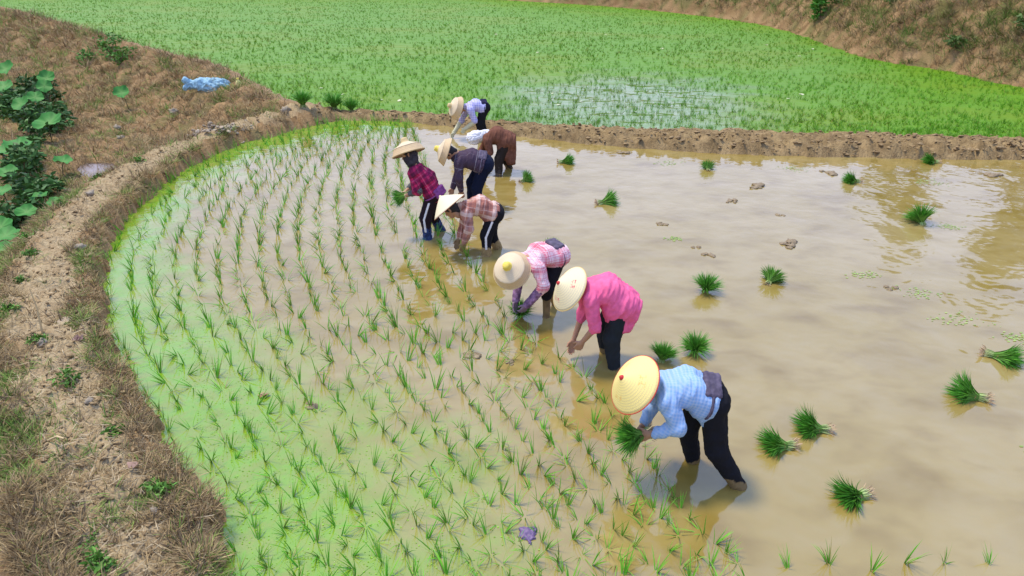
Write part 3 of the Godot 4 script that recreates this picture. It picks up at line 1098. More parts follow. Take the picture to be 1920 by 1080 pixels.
func woven(c: Color, seed_: int, rings: int, print_marks := Color(0, 0, 0, 0)) -> StandardMaterial3D:
	# bamboo weave seen round the hat: u runs round, v from rim to tip
	var w := 512
	var h := 256
	var img := Image.create(w, h, false, Image.FORMAT_RGB8)
	var r := RandomNumberGenerator.new()
	r.seed = seed_
	for y in h:
		for x in w:
			var a := absf(fposmod(float(y) / h * rings, 1.0) - 0.5) * 2.0
			var b := absf(fposmod(float(x) / w * 72.0 + (0.5 if int(float(y) / h * rings) % 2 == 0 else 0.0), 1.0) - 0.5) * 2.0
			var k := 1.0 - 0.2 * smoothstep(0.6, 1.0, a) - 0.14 * smoothstep(0.7, 1.0, b)
			k *= 1.0 + 0.35 * noise.get_noise_2d(x * 3.0 + seed_ * 50.0, y * 3.0) + r.randf_range(-0.05, 0.05)
			img.set_pixel(x, y, srgb(Color(c.r * k, c.g * k, c.b * k * (2.0 - k))))
	if print_marks.a > 0.0:
		# faded brush-written characters, repeated round the hat
		for q in 3:
			var cx := 60 + q * 170
			for ch in 2:
				var ox := cx + ch * 30 - 15
				for stroke in 9:
					var horizontal := stroke % 3 != 0
					var sx := ox + r.randi_range(-10, 4)
					var sy := 165 + r.randi_range(-12, 12)
					for t in r.randi_range(8, 15):
						for wd in 3:
							var px := sx + (t if horizontal else wd)
							var py := sy + (wd if horizontal else t)
							if r.randf() < 0.85:
								img.set_pixel(posmod(px, w), clampi(py, 0, h - 1), img.get_pixel(posmod(px, w), clampi(py, 0, h - 1)).lerp(srgb(print_marks), 0.7))
	var m := mat(Color.WHITE, 0.6, 0.4)
	m.albedo_texture = ImageTexture.create_from_image(img)
	m.cull_mode = BaseMaterial3D.CULL_DISABLED
	return m

func build_people() -> void:
	make_templates()
	var black := Color(0.014, 0.013, 0.016)
	var white := Color(0.80, 0.78, 0.78)
	var blue := fabric(plaid(128, Color(0.23, 0.40, 0.68), [[0.0, 0.11, white, 0.16], [0.25, 0.11, white, 0.16], [0.5, 0.11, white, 0.16], [0.75, 0.11, white, 0.16]]), 0.11)
	var redwhite := fabric(plaid(256, Color(0.84, 0.68, 0.72), [[0.0, 0.36, Color(0.60, 0.005, 0.07), 0.6], [0.08, 0.03, white, 0.7], [0.3, 0.03, white, 0.7], [0.55, 0.04, Color(0.6, 0.05, 0.12), 0.5], [0.66, 0.03, Color(0.6, 0.05, 0.12), 0.5], [0.85, 0.04, Color(0.6, 0.05, 0.12), 0.5]]), 0.2)
	var brownplaid := fabric(plaid(256, Color(0.40, 0.16, 0.115), [[0.0, 0.22, Color(0.78, 0.62, 0.55), 0.6], [0.45, 0.16, Color(0.16, 0.07, 0.07), 0.55], [0.7, 0.05, Color(0.75, 0.55, 0.5), 0.5]]), 0.24)
	var redblack := fabric(plaid(256, Color(0.56, 0.03, 0.115), [[0.0, 0.33, Color(0.02, 0.012, 0.03), 0.62], [0.5, 0.2, Color(0.03, 0.01, 0.04), 0.5], [0.78, 0.03, Color(0.7, 0.2, 0.3), 0.6]]), 0.2)
	var lilac := fabric(plaid(256, Color(0.42, 0.40, 0.74), [[0.0, 0.12, white, 0.45], [0.3, 0.06, Color(0.16, 0.15, 0.42), 0.4], [0.55, 0.15, white, 0.4], [0.8, 0.05, Color(0.2, 0.2, 0.5), 0.4]]), 0.10)
	for f in [blue, redwhite, brownplaid, redblack, lilac]: cloth_normal(f)
	var pink := plain_cloth(Color(0.84, 0.145, 0.30), 21, 0.22)
	var grey := fabric(plaid(256, Color(0.075, 0.05, 0.075), [[0.42, 0.014, white, 0.45]], [[0.3, 0.014, white, 0.45]]), 0.34)
	cloth_normal(grey)
	var brown := plain_cloth(Color(0.165, 0.068, 0.042), 23, 0.35)
	var pouch_m := plain_cloth(Color(0.11, 0.09, 0.13), 24, 0.5, 0.6)
	var purple := plain_cloth(Color(0.22, 0.06, 0.20), 25, 0.4)
	var guard_p := plain_cloth(Color(0.30, 0.17, 0.30), 26, 0.8)
	var guard_b := fabric(noise_tex(0.06, 27, Color(0.01, 0.01, 0.012), Color(0.28, 0.28, 0.26), 256, 2), 0.25)
	var bootblue := plain_cloth(Color(0.035, 0.06, 0.16), 28, 0.7, 0.4)
	var bootmud := plain_cloth(Color(0.32, 0.22, 0.10), 29, 0.4, 0.7)
	var bootdark := plain_cloth(Color(0.06, 0.045, 0.035), 30, 0.5, 0.4)
	var red := mat(Color(0.55, 0.03, 0.03), 0.5)
	var yellow_knob := mat(Color(0.78, 0.60, 0.10), 0.6)
	var straw_knob := mat(Color(0.62, 0.46, 0.22), 0.7)
	var V := func(a, b, c) -> Vector3: return Vector3(a, b, c)
	person({label = "person in blue checked shirt and yellow cone hat bending over in black trousers", fn = V.call(1.88, 0, -4.49), ff = V.call(1.57, 0, -4.82), pel = V.call(1.575, 0.775, -4.655), neck = V.call(1.177, 0.86, -4.655),
		hat = V.call(0.966, 0.884, -4.655), axis = V.call(-0.76, 0.606, 0.26), en = V.call(1.29, 0.63, -4.44), hn = V.call(1.10, 0.50, -4.53), hf = V.call(1.071, 0.45, -4.70), grip = true, sleeve = 0.8, girth = 1.06,
		shirt = blue, trousers = black, splash = 0.12, drape = [[0.12, 0.05, 0.09, 0.06], [0.04, 0.06, 0.11, 0.13], [-0.02, 0.06, 0.12, 0.14]], hem = -0.05, hem_tilt = 0.0, pouch = [0.05, 0.135, 0.07, 0.35, pouch_m],
		headwear = "cone", hat_r = 0.245, hat_h = 0.16, hat_mat = woven(Color(0.87, 0.70, 0.25), 31, 24, Color(0.75, 0.45, 0.12, 1)), trim = red, tip = red})
	person({label = "person in plain pink shirt and cream cone hat with red print reaching down", fn = V.call(1.08, 0, -6.28), ff = V.call(1.03, 0, -6.62), pel = V.call(1.12, 0.69, -6.45), neck = V.call(0.775, 0.845, -6.45),
		hat = V.call(0.585, 0.845, -6.45), axis = V.call(-0.78, 0.58, 0.28), en = V.call(0.845, 0.50, -6.26), hn = V.call(0.73, 0.28, -6.34), hf = V.call(0.66, 0.2, -6.53), sleeve = 0.2, girth = 1.18, hump = 0.075,
		shirt = pink, trousers = Color(0.02, 0.026, 0.028), splash = 0.1, hem = 0.12, hem_tilt = -0.1, drape = [[0.12, 0.06, 0.10, 0.13], [0.04, 0.06, 0.13, 0.17], [-0.04, 0.05, 0.13, 0.18], [-0.11, 0.04, 0.10, 0.16], [-0.12, 0.03, -0.02, 0.14], [0.05, 0.05, -0.1, 0.14]], mud = 0.05,
		headwear = "cone", hat_r = 0.245, hat_h = 0.16, hat_mat = woven(Color(0.80, 0.68, 0.40), 33, 22, Color(0.62, 0.05, 0.08, 1)), trim = mat(Color(0.6, 0.42, 0.16)), tip = red})
	person({label = "person in pink and white plaid shirt and knobbed straw hat, hands in the seedlings", fn = V.call(0.41, 0, -7.42), ff = V.call(0.55, 0, -7.75), pel = V.call(0.49, 0.73, -7.6), neck = V.call(0.19, 0.725, -7.40),
		hat = V.call(0.0, 0.653, -7.32), axis = V.call(-0.35, 0.646, 0.69), en = V.call(0.36, 0.50, -7.22), hn = V.call(0.175, 0.24, -7.26), hf = V.call(0.045, 0.22, -7.42), sleeve = 0.35, leg_end = 0.25, mud = 0.5,
		shirt = redwhite, trousers = black, guards = guard_p, guard_from = 0.2, guard_to = 1.0, hand = Color(0.24, 0.16, 0.2), pouch = [0.0, 0.14, 0.02, 0.1, pouch_m], drape = [[0.02, 0.04, 0.1, 0.06]],
		headwear = "straw", hat_r = 0.225, tip = yellow_knob})
	person({label = "person in brown plaid shirt and pale cone hat with one hand in the mud", fn = V.call(-0.36, 0, -9.26), ff = V.call(-0.2, 0, -9.54), pel = V.call(-0.245, 0.60, -9.41), neck = V.call(-0.67, 0.685, -9.37),
		hat = V.call(-0.875, 0.70, -9.34), axis = V.call(-0.63, 0.72, -0.2), en = V.call(-0.60, 0.44, -9.17), hn = V.call(-0.68, 0.2, -9.22), hf = V.call(-0.77, 0.18, -9.44), sleeve = 0.85, leg_end = 0.55, hump = 0.07, mud = 0.3,
		shirt = brownplaid, hem = -0.02, trousers = black, stripe = true, boots = bootmud, boot_top = 0.6, hand = Color(0.26, 0.17, 0.08), drape = [[0.12, 0.05, 0.06, 0.06]],
		headwear = "cone", hat_r = 0.275, hat_h = 0.2, hat_mat = woven(Color(0.82, 0.72, 0.46), 35, 24), trim = mat(Color(0.35, 0.12, 0.06)), tip = mat(Color(0.75, 0.63, 0.38))})
	person({label = "person in red and black plaid shirt standing half upright and holding seedlings", fn = V.call(-1.27, 0, -9.89), ff = V.call(-1.09, 0, -10.25), pel = V.call(-1.18, 0.65, -10.08), neck = V.call(-1.42, 1.06, -10.08),
		hat = V.call(-1.506, 1.27, -10.08), axis = V.call(-0.29, 0.876, -0.3), en = V.call(-1.385, 0.75, -9.88), hn = V.call(-1.57, 0.66, -9.97), hf = V.call(-1.60, 0.66, -10.12), grip = true, sleeve = 0.15, leg_end = 0.55, hump = 0.05,
		shirt = redblack, trousers = Color(0.02, 0.012, 0.016), stripe = true, boots = bootblue, boot_top = 0.5, guards = guard_b, guard_from = -0.15, guard_to = 0.55, hand = Color(0.60, 0.48, 0.27), hem = 0.05, scarf = plain_cloth(Color(0.05, 0.045, 0.055), 39, 0.5),
		pouch = [0.0, 0.13, 0.1, 0.4, purple], headwear = "straw", hat_r = 0.245, tip = straw_knob})
	person({label = "person in dark grey jacket and navy trousers bending behind the plaid shirts", fn = V.call(-0.56, 0, -11.2), ff = V.call(-0.70, 0, -11.5), pel = V.call(-0.455, 0.74, -11.355), neck = V.call(-0.89, 0.835, -11.355),
		hat = V.call(-1.06, 0.94, -11.355), axis = V.call(-0.93, 0.335, 0.05), en = V.call(-0.87, 0.55, -11.16), hn = V.call(-0.84, 0.32, -11.22), hf = V.call(-1.0, 0.3, -11.43), sleeve = 0.95, girth = 1.22,
		shirt = grey, trousers = Color(0.011, 0.014, 0.034), pouch = [0.06, 0.13, 0.08, 0.3, pouch_m], hem = -0.07, headwear = "straw", hat_r = 0.235, tip = yellow_knob})
	person({label = "person in rust brown coat with white cloth over the head, bent double", fn = V.call(-0.26, 0, -13.1), ff = V.call(-0.04, 0, -13.65), pel = V.call(-0.10, 0.60, -13.4), neck = V.call(-0.49, 0.68, -13.4),
		hat = V.call(-0.76, 0.66, -13.4), axis = V.call(-0.95, 0.0, 0.1), en = V.call(-0.42, 0.44, -13.2), hn = V.call(-0.52, 0.26, -13.25), hf = V.call(-0.72, 0.25, -13.48), sleeve = 0.95, girth = 1.25, hump = 0.08, coat = true, hem = 0.12, hem_tilt = -0.2,
		shirt = brown, trousers = Color(0.03, 0.022, 0.016), boots = bootdark, boot_top = 0.3, cloth_head = true, drape = [[0.1, 0.05, 0.12, 0.12, 0.09], [0.02, 0.05, 0.13, 0.2, 0.1], [-0.06, 0.05, 0.13, 0.27, 0.1], [-0.12, 0.02, 0.1, 0.3, 0.09], [-0.14, 0.0, -0.06, 0.26, 0.1], [-0.06, 0.0, -0.1, 0.26, 0.1]], folds = [0.013, 80.0], headwear = "cloth"})
	person({label = "person in lilac checked shirt and straw hat bending by the mud dyke", fn = V.call(-0.70, 0, -15.95), ff = V.call(-0.58, 0, -16.2), pel = V.call(-0.63, 0.70, -16.08), neck = V.call(-0.99, 0.72, -16.0),
		hat = V.call(-1.22, 0.697, -15.965), axis = V.call(-0.85, 0.4, 0.4), en = V.call(-0.83, 0.43, -15.85), hn = V.call(-1.05, 0.25, -15.9), hf = V.call(-1.33, 0.12, -16.06), sleeve = 0.1, boots = bootdark, boot_top = 0.4,
		shirt = lilac, hem = -0.06, trousers = black, guards = mat(Color(0.58, 0.55, 0.36), 0.7), guard_from = 0.2, guard_to = 1.0, hand = Color(0.58, 0.55, 0.36), pouch = [0.02, 0.13, 0.05, 0.2, plain_cloth(Color(0.02, 0.018, 0.05), 37)],
		headwear = "straw", hat_r = 0.26, tip = straw_knob})

# ---------------------------------------------------------------- things on the banks and in the water
func where_bundle(x: float, z: float) -> String:
	if z < -12.0: return "small green seedling bundle lying in the shallows near the mud dyke"
	if x == 0.57: return "seedling bundle standing in the water behind the plaid shirt with waist pouch"
	if z > -5.5 and x < 2.6: return "seedling bundle with red tie beside the black trouser leg"
	if z > -5.5 and z < -5.0: return "seedling bundle lying flat past the red-tied one by the black trousers"
	if z > -4.5: return "loosely spread seedling bundle lying alone below the blue shirted person"
	if z > -7.0 and x < 2.1: return "seedling bundle standing upright behind the blue checked shirt"
	if x > 4.0 and z < -9.0: return "largest bushy seedling bundle standing in sky-reflecting water"
	return "tied bundle of bright green rice seedlings dropped on open muddy water"

func build_bundles() -> void:
	var g := "seedling bundles scattered on the open water"
	var rg := RandomNumberGenerator.new()
	rg.seed = 91
	# x, z, direction of the leaf tips, size
	for b in [[1.02, -14.0, 1.0, 0.35, 0.1, 1.0], [0.22, -12.75, 0.7, 0.7, -0.4, 1.0], [1.55, -11.5, 0.9, 0.5, -0.1, 1.15], [3.86, -13.5, 0.1, 0.75, -0.6, 0.9], [6.42, -12.7, -0.9, 0.45, 0.1, 1.0], [8.6, -14.0, -1.0, 0.4, 0.1, 1.0],
		[6.52, -10.55, -0.25, 0.9, -0.4, 1.45], [2.48, -8.1, 0.1, 1.0, 0.15, 1.1], [3.38, -8.35, 0.45, 0.8, -0.5, 1.0], [2.0, -6.62, -0.1, 0.9, 0.35, 1.0], [1.6, -6.42, 0.2, 0.9, -0.2, 0.95],
		[5.18, -6.5, 0.75, 0.3, 0.75, 1.1], [4.55, -5.72, -0.9, 0.4, -0.35, 1.1], [2.82, -5.22, -0.95, 0.3, 0.0, 1.0], [2.42, -4.98, -0.9, 0.35, 0.05, 1.0], [2.80, -4.36, -0.85, 0.25, 0.3, 0.95], [0.57, -9.35, 0.1, 0.9, 0.1, 0.95]]:
		make_bundle(Vector3(b[0], 0.02, b[1]), Vector3(b[2], b[3] * (0.45 if b[3] < 0.85 else 1.0), b[4]), int(b[0] * 100.0 - b[1] * 31.0), b[5] * (1.0 if b[3] > 0.6 else 1.2), where_bundle(b[0], b[1]), g, rg.randf_range(0.75, 1.0) if b[3] > 0.6 else rg.randf_range(0.42, 0.58), rg.randi_range(330, 470))
	make_bundle(Vector3(0.1, 0.02, -7.42), Vector3(0.0, 1, 0.2), 71, 0.95, "upright seedling bundle in the water under the plaid sleeves", "", 0.8)
	make_bundle(Vector3(1.05, 0.46, -4.57), Vector3(-0.95, -0.1, 0.25), 72, 1.1, "green seedling bundle held in the hands of the blue shirted person", "", 0.6)
	make_bundle(Vector3(-1.57, 0.66, -10.0), Vector3(-0.9, -0.3, 0.2), 73, 1.05, "green seedling bundle held by the person in red and black plaid", "", 0.5)
	var gb := "dark seedling clumps standing on the dyke corner"
	for b in [[-5.2, -17.75, 1.75], [-4.6, -18.45, 1.9], [-4.15, -18.4, 1.5]]:
		make_bundle(Vector3(b[0], hgt(b[0], b[1]) + 0.02, b[1]), Vector3(0.05, 1, 0.1), int(b[2] * 100.0), b[2], "dark green seedling clump standing upright at the dyke corner", gb, 0.8, 260, false)

func lotus_leaf(r: float, seed_: int, cup: float) -> ArrayMesh:
	var st := begin()
	var n := 28
	var rg := RandomNumberGenerator.new()
	rg.seed = seed_
	var ph := rg.randf() * TAU
	for i in 6:
		var t := i / 5.0
		for k in n + 1:
			var a := TAU * k / n
			var w := 1.0 + 0.06 * sin(a * 5.0 + ph) * t + 0.05 * sin(a * 11.0 + ph * 2.0) * t
			var y := cup * t * t * r - 0.05 * r * (1.0 - t) + 0.13 * r * t * t * sin(a * 4.0 + ph) + 0.05 * r * t * sin(a * 9.0 + ph)
			var v := 0.72 + 0.28 * absf(sin(a * 10.0)) + 0.15 * noise.get_noise_2d(cos(a) * t * 60.0 + seed_ * 9.0, sin(a) * t * 60.0)
			st.set_color(Color(0.055 * v, 0.23 * v, 0.04 * v).lerp(Color(0.20, 0.34, 0.10), 0.5 * (1.0 - t) * (1.0 - t)))
			st.add_vertex(Vector3(cos(a) * r * t * w, y, sin(a) * r * t * w))
	for i in 5:
		for k in n:
			var a0 := i * (n + 1) + k
			var b0 := a0 + n + 1
			for q in [a0, a0 + 1, b0, a0 + 1, b0 + 1, b0]: st.add_index(q)
	st.generate_normals()
	return st.commit()

func build_lotus() -> void:
	# x, z, leaf height, radius, tilt towards the camera
	var list := [[-12.0, -18.2, -0.15, 0.40, 0.35], [-11.9, -22.1, -0.1, 0.26, 0.7], [-8.3, -11.5, -0.15, 0.19, 0.3], [-8.0, -10.4, -0.15, 0.25, 0.2], [-9.6, -12.8, -0.2, 0.20, 0.2], [-8.9, -12.5, -0.2, 0.19, 0.1], [-8.15, -12.15, -0.2, 0.17, 0.3],
		[-15.8, -22.6, 0.0, 0.3, 0.5], [-11.4, -16.2, -0.2, 0.34, 0.1], [-10.0, -15.2, -0.3, 0.22, 0.2], [-7.8, -9.95, -0.2, 0.2, 0.2], [-15.0, -23.5, 0.1, 0.3, 0.7], [-11.3, -15.3, -0.1, 0.24, 0.2], [-8.3, -10.65, -0.1, 0.22, 0.5], [-10.3, -14.1, -0.25, 0.25, 0.3], [-13.7, -20.6, 0.05, 0.25, 0.6], [-17.6, -25.4, 0.1, 0.34, 0.6], [-12.9, -18.9, 0.2, 0.26, 0.6], [-13.9, -21.5, 0.2, 0.24, 0.8]]
	var i := 0
	for l in list:
		var gy := hgt(l[0], l[1])
		var o := base("lotus_plant", Vector3(l[0], gy, l[1]))
		var tall: float = maxf(l[2] - gy, 0.12)
		tag(o, "large single lotus leaf with ruffled rim standing alone by the ditch" if i == 0 else ("small lotus leaf on a bare dark stalk below the grassy slope" if i == 1 else "lotus leaf on a thin stalk in the ditch"), "lotus plant", "lotus plants in the ditch")
		var leanx := rng.randf_range(-0.12, 0.12)
		part("stalk", tube([Vector3(0, -0.05, 0), Vector3(leanx * 0.3, tall * 0.5, 0), Vector3(leanx, tall, 0)], [0.012, 0.010, 0.008], 6), M.stalk, o)
		var lf := part("leaf", lotus_leaf(l[3] * 0.88, i + 5, rng.randf_range(0.05, 0.25)), M.lotus, o)
		lf.position = Vector3(leanx, tall + l[3] * 0.04, 0)
		lf.rotation = Vector3(l[4], rng.randf() * 0.6, rng.randf_range(-0.25, 0.25))
		i += 1

func build_small_things() -> void:
	# blue sack on the ridge
	var sx := -8.75
	var sz := -21.05
	var sy := hgt(sx, sz)
	var sack := base("plastic_sack", Vector3(sx, sy + 0.08, sz), -0.15)
	tag(sack, "crumpled light blue plastic sack lying on the ridge", "sack")
	var sb := [[Vector3(-0.35, 0.17, 0.0), 0.2, Vector3(0.35, 0.15, 0.05), 0.21], [Vector3(-0.2, 0.17, -0.14), 0.19, Vector3(0.38, 0.12, -0.1), 0.18], [Vector3(0.35, 0.13, 0.05), 0.18, Vector3(0.62, 0.07, 0.1), 0.10]]
	part("bag", blob(sb, 0.026, 0.08, [0.042, 36.0]), M.sack, sack)
	part("gathered_neck", blob([[Vector3(-0.42, 0.17, 0.0), 0.15, Vector3(-0.60, 0.20, 0.02), 0.10], [Vector3(-0.58, 0.2, 0.02), 0.08, Vector3(-0.76, 0.30, 0.06), 0.10], [Vector3(-0.58, 0.15, 0.02), 0.08, Vector3(-0.78, 0.10, 0.1), 0.09]], 0.02, 0.05, [0.025, 55.0]), M.sack, sack)
	var bt := base("plastic_bottle", Vector3(-7.85, hgt(-7.85, -20.75) - 0.01, -20.75))
	tag(bt, "pale yellow plastic bottle standing beside the blue sack", "bottle")
	part("bottle_body", lathe([Vector2(0.001, 0.0), Vector2(0.07, 0.0), Vector2(0.078, 0.02), Vector2(0.078, 0.19), Vector2(0.06, 0.235), Vector2(0.03, 0.26), Vector2(0.028, 0.29)], 18), mat(Color(0.72, 0.62, 0.22), 0.35), bt)
	part("cap", lathe([Vector2(0.034, 0.28), Vector2(0.034, 0.32), Vector2(0.001, 0.325)], 14), mat(Color(0.75, 0.6, 0.08), 0.4), bt)
	# pale heap
	var chip := rock_mesh(Vector3(1, 0.4, 0.7), 9.0)
	var xf := []
	var cs := []
	for i in 130:
		var x := -6.55 + rng.randfn(0.0, 0.26)
		var z := -15.75 + rng.randfn(0.0, 0.2) - (x + 6.55) * 0.45
		var r := rng.randf_range(0.02, 0.07)
		xf.append(Transform3D(Basis.from_euler(Vector3(rng.randf(), rng.randf() * TAU, rng.randf())).scaled(Vector3.ONE * r), Vector3(x, hgt(x, z) + 0.02 + rng.randf() * 0.05, z)))
		cs.append(Color(0.52, 0.42, 0.30) * rng.randf_range(0.5, 1.15))
	stuff("husk_heap", "heap of pale torn husks on the bank below the ridge", "husks", [[chip, xf, cs]], M.clod)
	# puddle in the ditch
	var pud := pack([-10.6, -17.2, -9.0, -16.4, -7.8, -14.8, -7.9, -13.9, -9.0, -14.4, -10.4, -15.6])
	var pm := mat(Color(0.22, 0.16, 0.13), 0.07, 0.5)
	var w := part("puddle_water", water_mesh(smooth_poly(pud), -0.665, Vector2(-11, -17), Vector2(3, 3)), pm, self)
	tag(w, "narrow sky-reflecting puddle in the muddy ditch", "puddle", "", "structure")
	# stones
	var k := 0
	for s in [[-9.2, -14.0, 0.09], [-7.0, -11.2, 0.07], [-11.0, -19.6, 0.1], [-10.3, -18.4, 0.08], [-5.6, -17.6, 0.12], [-4.9, -6.35, 0.05], [-5.9, -8.9, 0.06], [-3.85, -5.3, 0.035], [-2.6, -3.9, 0.03], [-9.5, -20.0, 0.10]]:
		var o := part("stone", rock_mesh(Vector3(1.15, 0.75, 0.9) * s[2], k * 13.0), M.stone, self)
		o.position = Vector3(s[0], hgt(s[0], s[1]) + s[2] * 0.35, s[1])
		o.rotation.y = k * 1.1
		tag(o, "small pale stone lying on the dry bank", "stone", "pale stones on the banks")
		k += 1
	# mud lumps breaking the surface
	k = 0
	for s in [[4.51, -12.45, 0.16], [4.14, -9.64, 0.12], [2.79, -9.28, 0.08], [2.4, -14.8, 0.10], [9.28, -13.1, 0.13], [6.17, -13.3, 0.12], [-0.46, -6.52, 0.09], [2.38, -10.52, 0.07], [4.9, -8.2, 0.06], [2.7, -9.6, 0.06], [-1.95, -5.6, 0.06], [0.0, -6.4, 0.05], [3.8, -11.6, 0.08], [4.4, -10.9, 0.06]]:
		var o := base("mud_lump", Vector3(s[0], 0, s[1]), k * 0.9)
		for q in 4:
			var m := part("clod", rock_mesh(Vector3(1.1, 0.4, 0.8) * s[2] * rng.randf_range(0.4, 0.8), k * 7.0 + q * 3.0), M.mud, o)
			m.position = Vector3(rng.randf_range(-1, 1) * s[2], 0.0, rng.randf_range(-1, 1) * s[2])
		tag(o, "flat brown mud lump breaking the water surface", "mud lump", "mud lumps in the flooded paddy")
		k += 1
	# drifting bits of weed on the open water
	var disc := disc_mesh(5)
	xf = []
	cs = []
	for c in [[5.2, -8.05, 0.25], [4.75, -8.6, 0.18], [5.3, -7.35, 0.3], [5.75, -6.9, 0.2], [8.4, -10.3, 0.2], [9.1, -9.4, 0.25], [6.9, -10.4, 0.18], [2.45, -9.9, 0.12], [7.8, -12.7, 0.3], [3.2, -14.0, 0.25], [5.6, -13.6, 0.3], [4.6, -4.9, 0.1]]:
		for i in 70:
			var x: float = c[0] + rng.randfn(0.0, c[2] * 0.55)
			var z: float = c[1] + rng.randfn(0.0, c[2] * 0.35)
			var r := rng.randf_range(0.008, 0.022)
			xf.append(Transform3D(Basis(Vector3.UP, rng.randf() * TAU).scaled(Vector3(r, 1, r * 0.6)), Vector3(x, 0.005, z)))
			cs.append(Color(0.33, 0.44, 0.12) * rng.randf_range(0.7, 1.2))
	stuff("duckweed", "loose yellow-green weed specks drifting on the open muddy water", "duckweed", [[disc, xf, cs]], M.leaf)
	# pale leaves afloat in the back paddy
	k = 0
	for i in 34:
		var z := -17.0 - pow(rng.randf(), 1.3) * 26.0
		var x := rng.randf_range(-0.5, 0.62) * -z
		if sdist(back_poly, Vector2(x, z)) > -0.6: continue
		var st := begin()
		var l := rng.randf_range(0.10, 0.26)
		blade(st, Vector3(-l * 0.5, 0, 0), Vector3(1, 0.25, 0), Vector3(0, 0.2, 1), l, l * 0.5, 0.9, Color(0.62, 0.62, 0.38), Color(0.5, 0.55, 0.3), 5)
		var o := part("floating_leaf", done(st), M.leaf, self)
		o.position = Vector3(x, 0.115, z)
		o.rotation.y = rng.randf() * TAU
		tag(o, "pale fallen leaf floating among the dense green rice", "leaf", "pale leaves floating in the back paddy")
	# the purple scrap and other litter
	var ps := base("plastic_scrap", Vector3(0.12, 0.0, -3.97))
	tag(ps, "crumpled purple plastic scrap half sunk among the seedlings", "plastic scrap")
	part("film", blob([[Vector3(-0.05, 0, 0.03), 0.022, Vector3(0.04, 0.0, 0.05), 0.02], [Vector3(-0.05, 0, -0.04), 0.02, Vector3(0.05, 0.01, -0.03), 0.022], [Vector3(-0.04, 0.0, 0), 0.025, Vector3(0.04, 0.0, 0.0), 0.025], [Vector3(0.0, 0.0, 0.05), 0.014, Vector3(0.02, 0.0, 0.11), 0.01]], 0.007, 0.02, [0.008, 250.0]), mat(Color(0.17, 0.11, 0.22), 0.5), ps)
	for s in [["dry_leaf", "curled brown dead leaf floating in the green weed film", -2.44, -5.78, 0.0, Color(0.45, 0.27, 0.14), 0.11], ["cloth_scrap", "torn pinkish cloth scrap lying on the trodden path", -2.98, -4.36, 1.0, Color(0.42, 0.26, 0.19), 0.09], ["dry_leaf", "dead pale leaf heap on the path by the ditch", -4.98, -6.9, 1.0, Color(0.5, 0.38, 0.24), 0.16], ["dry_leaf", "dark rotten leaf on the water side of the path", -4.55, -6.45, 1.0, Color(0.2, 0.11, 0.1), 0.14]]:
		var y: float = hgt(s[2], s[3]) + 0.02 if s[4] > 0.5 else 0.01
		var o := base(s[0], Vector3(s[2], y, s[3]), rng.randf() * TAU)
		tag(o, s[1], "leaf" if s[0] == "dry_leaf" else "cloth scrap")
		var st := begin()
		for q in 3: blade(st, Vector3(-s[6] * 0.5, 0.004 * q, (q - 1) * s[6] * 0.25), Vector3(1, 0.35, rng.randf_range(-0.5, 0.5)), Vector3(0, 0.4, 1), s[6], s[6] * 0.5, 1.1, s[5], s[5] * 0.7, 5)
		part("sheet", done(st), M.leaf, o)
	# sticks and dry reeds leaning by the ditch
	for s in [[-7.55, -9.3, 0.55, 0.25], [-5.05, -6.6, 0.5, 0.1], [-9.4, -17.6, 0.7, 1.1], [-3.9, -4.75, 0.4, 1.2], [-10.2, -21.5, 1.0, 1.2]]:
		var a: float = s[3]
		var d := Vector3(sin(a) * 0.8, cos(a), sin(a) * 0.5) * float(s[2])
		var o := part("dry_stick", tube([Vector3(0, -0.03, 0), d * 0.5 + Vector3(0.02, 0.02, 0), d], [0.012, 0.009, 0.005], 5), M.straw_edge, self)
		o.position = Vector3(s[0], hgt(s[0], s[1]) + 0.01, s[1])
		tag(o, "thin dry stick on the bank beside the ditch", "stick", "dry sticks on the bank")

func leafy(n: String, at: Vector3, r: Vector3, count: int, leaf: float, c: Color, label: String, category: String, group: String, trunk_h: float, seed_: int) -> void:
	var o := base(n, at)
	tag(o, label, category, group)
	var rg := RandomNumberGenerator.new()
	rg.seed = seed_
	var st := begin()
	var lobes := []
	for i in 9: lobes.append(Vector3(rg.randf_range(-0.7, 0.7), rg.randf_range(-0.6, 0.8), rg.randf_range(-0.7, 0.7)) * r)
	for i in count:
		var l: Vector3 = lobes[i % 9]
		var v := Vector3(rg.randfn(), rg.randfn(), rg.randfn()).normalized() * pow(rg.randf(), 0.4) * 0.5 * r
		var k := rg.randf_range(0.6, 1.3)
		var d := Vector3(rg.randfn(), rg.randfn() * 0.6, rg.randfn()).normalized()
		blade(st, Vector3(0, trunk_h + r.y * 0.6, 0) + l + v, d, d.cross(Vector3(rg.randfn(), rg.randfn(), rg.randfn())).normalized(), leaf * rg.randf_range(0.7, 1.3), leaf * 0.5, 0.5, c * k, c * k * 1.2, 2)
	part("crown", done(st), M.leaf, o)
	if trunk_h > 0.0:
		part("trunk", tube([Vector3(0, -0.3, 0), Vector3(0.05, trunk_h * 0.5, 0.03), Vector3(0, trunk_h + r.y * 0.5, 0)], [0.16, 0.12, 0.05], 8), M.bark, o)
	for i in 5:
		var l: Vector3 = lobes[i]
		part("branch", tube([Vector3(0, trunk_h * 0.8, 0), Vector3(0, trunk_h + r.y * 0.6, 0) + l], [0.03 if trunk_h > 0.0 else 0.012, 0.01], 5), M.bark, o)

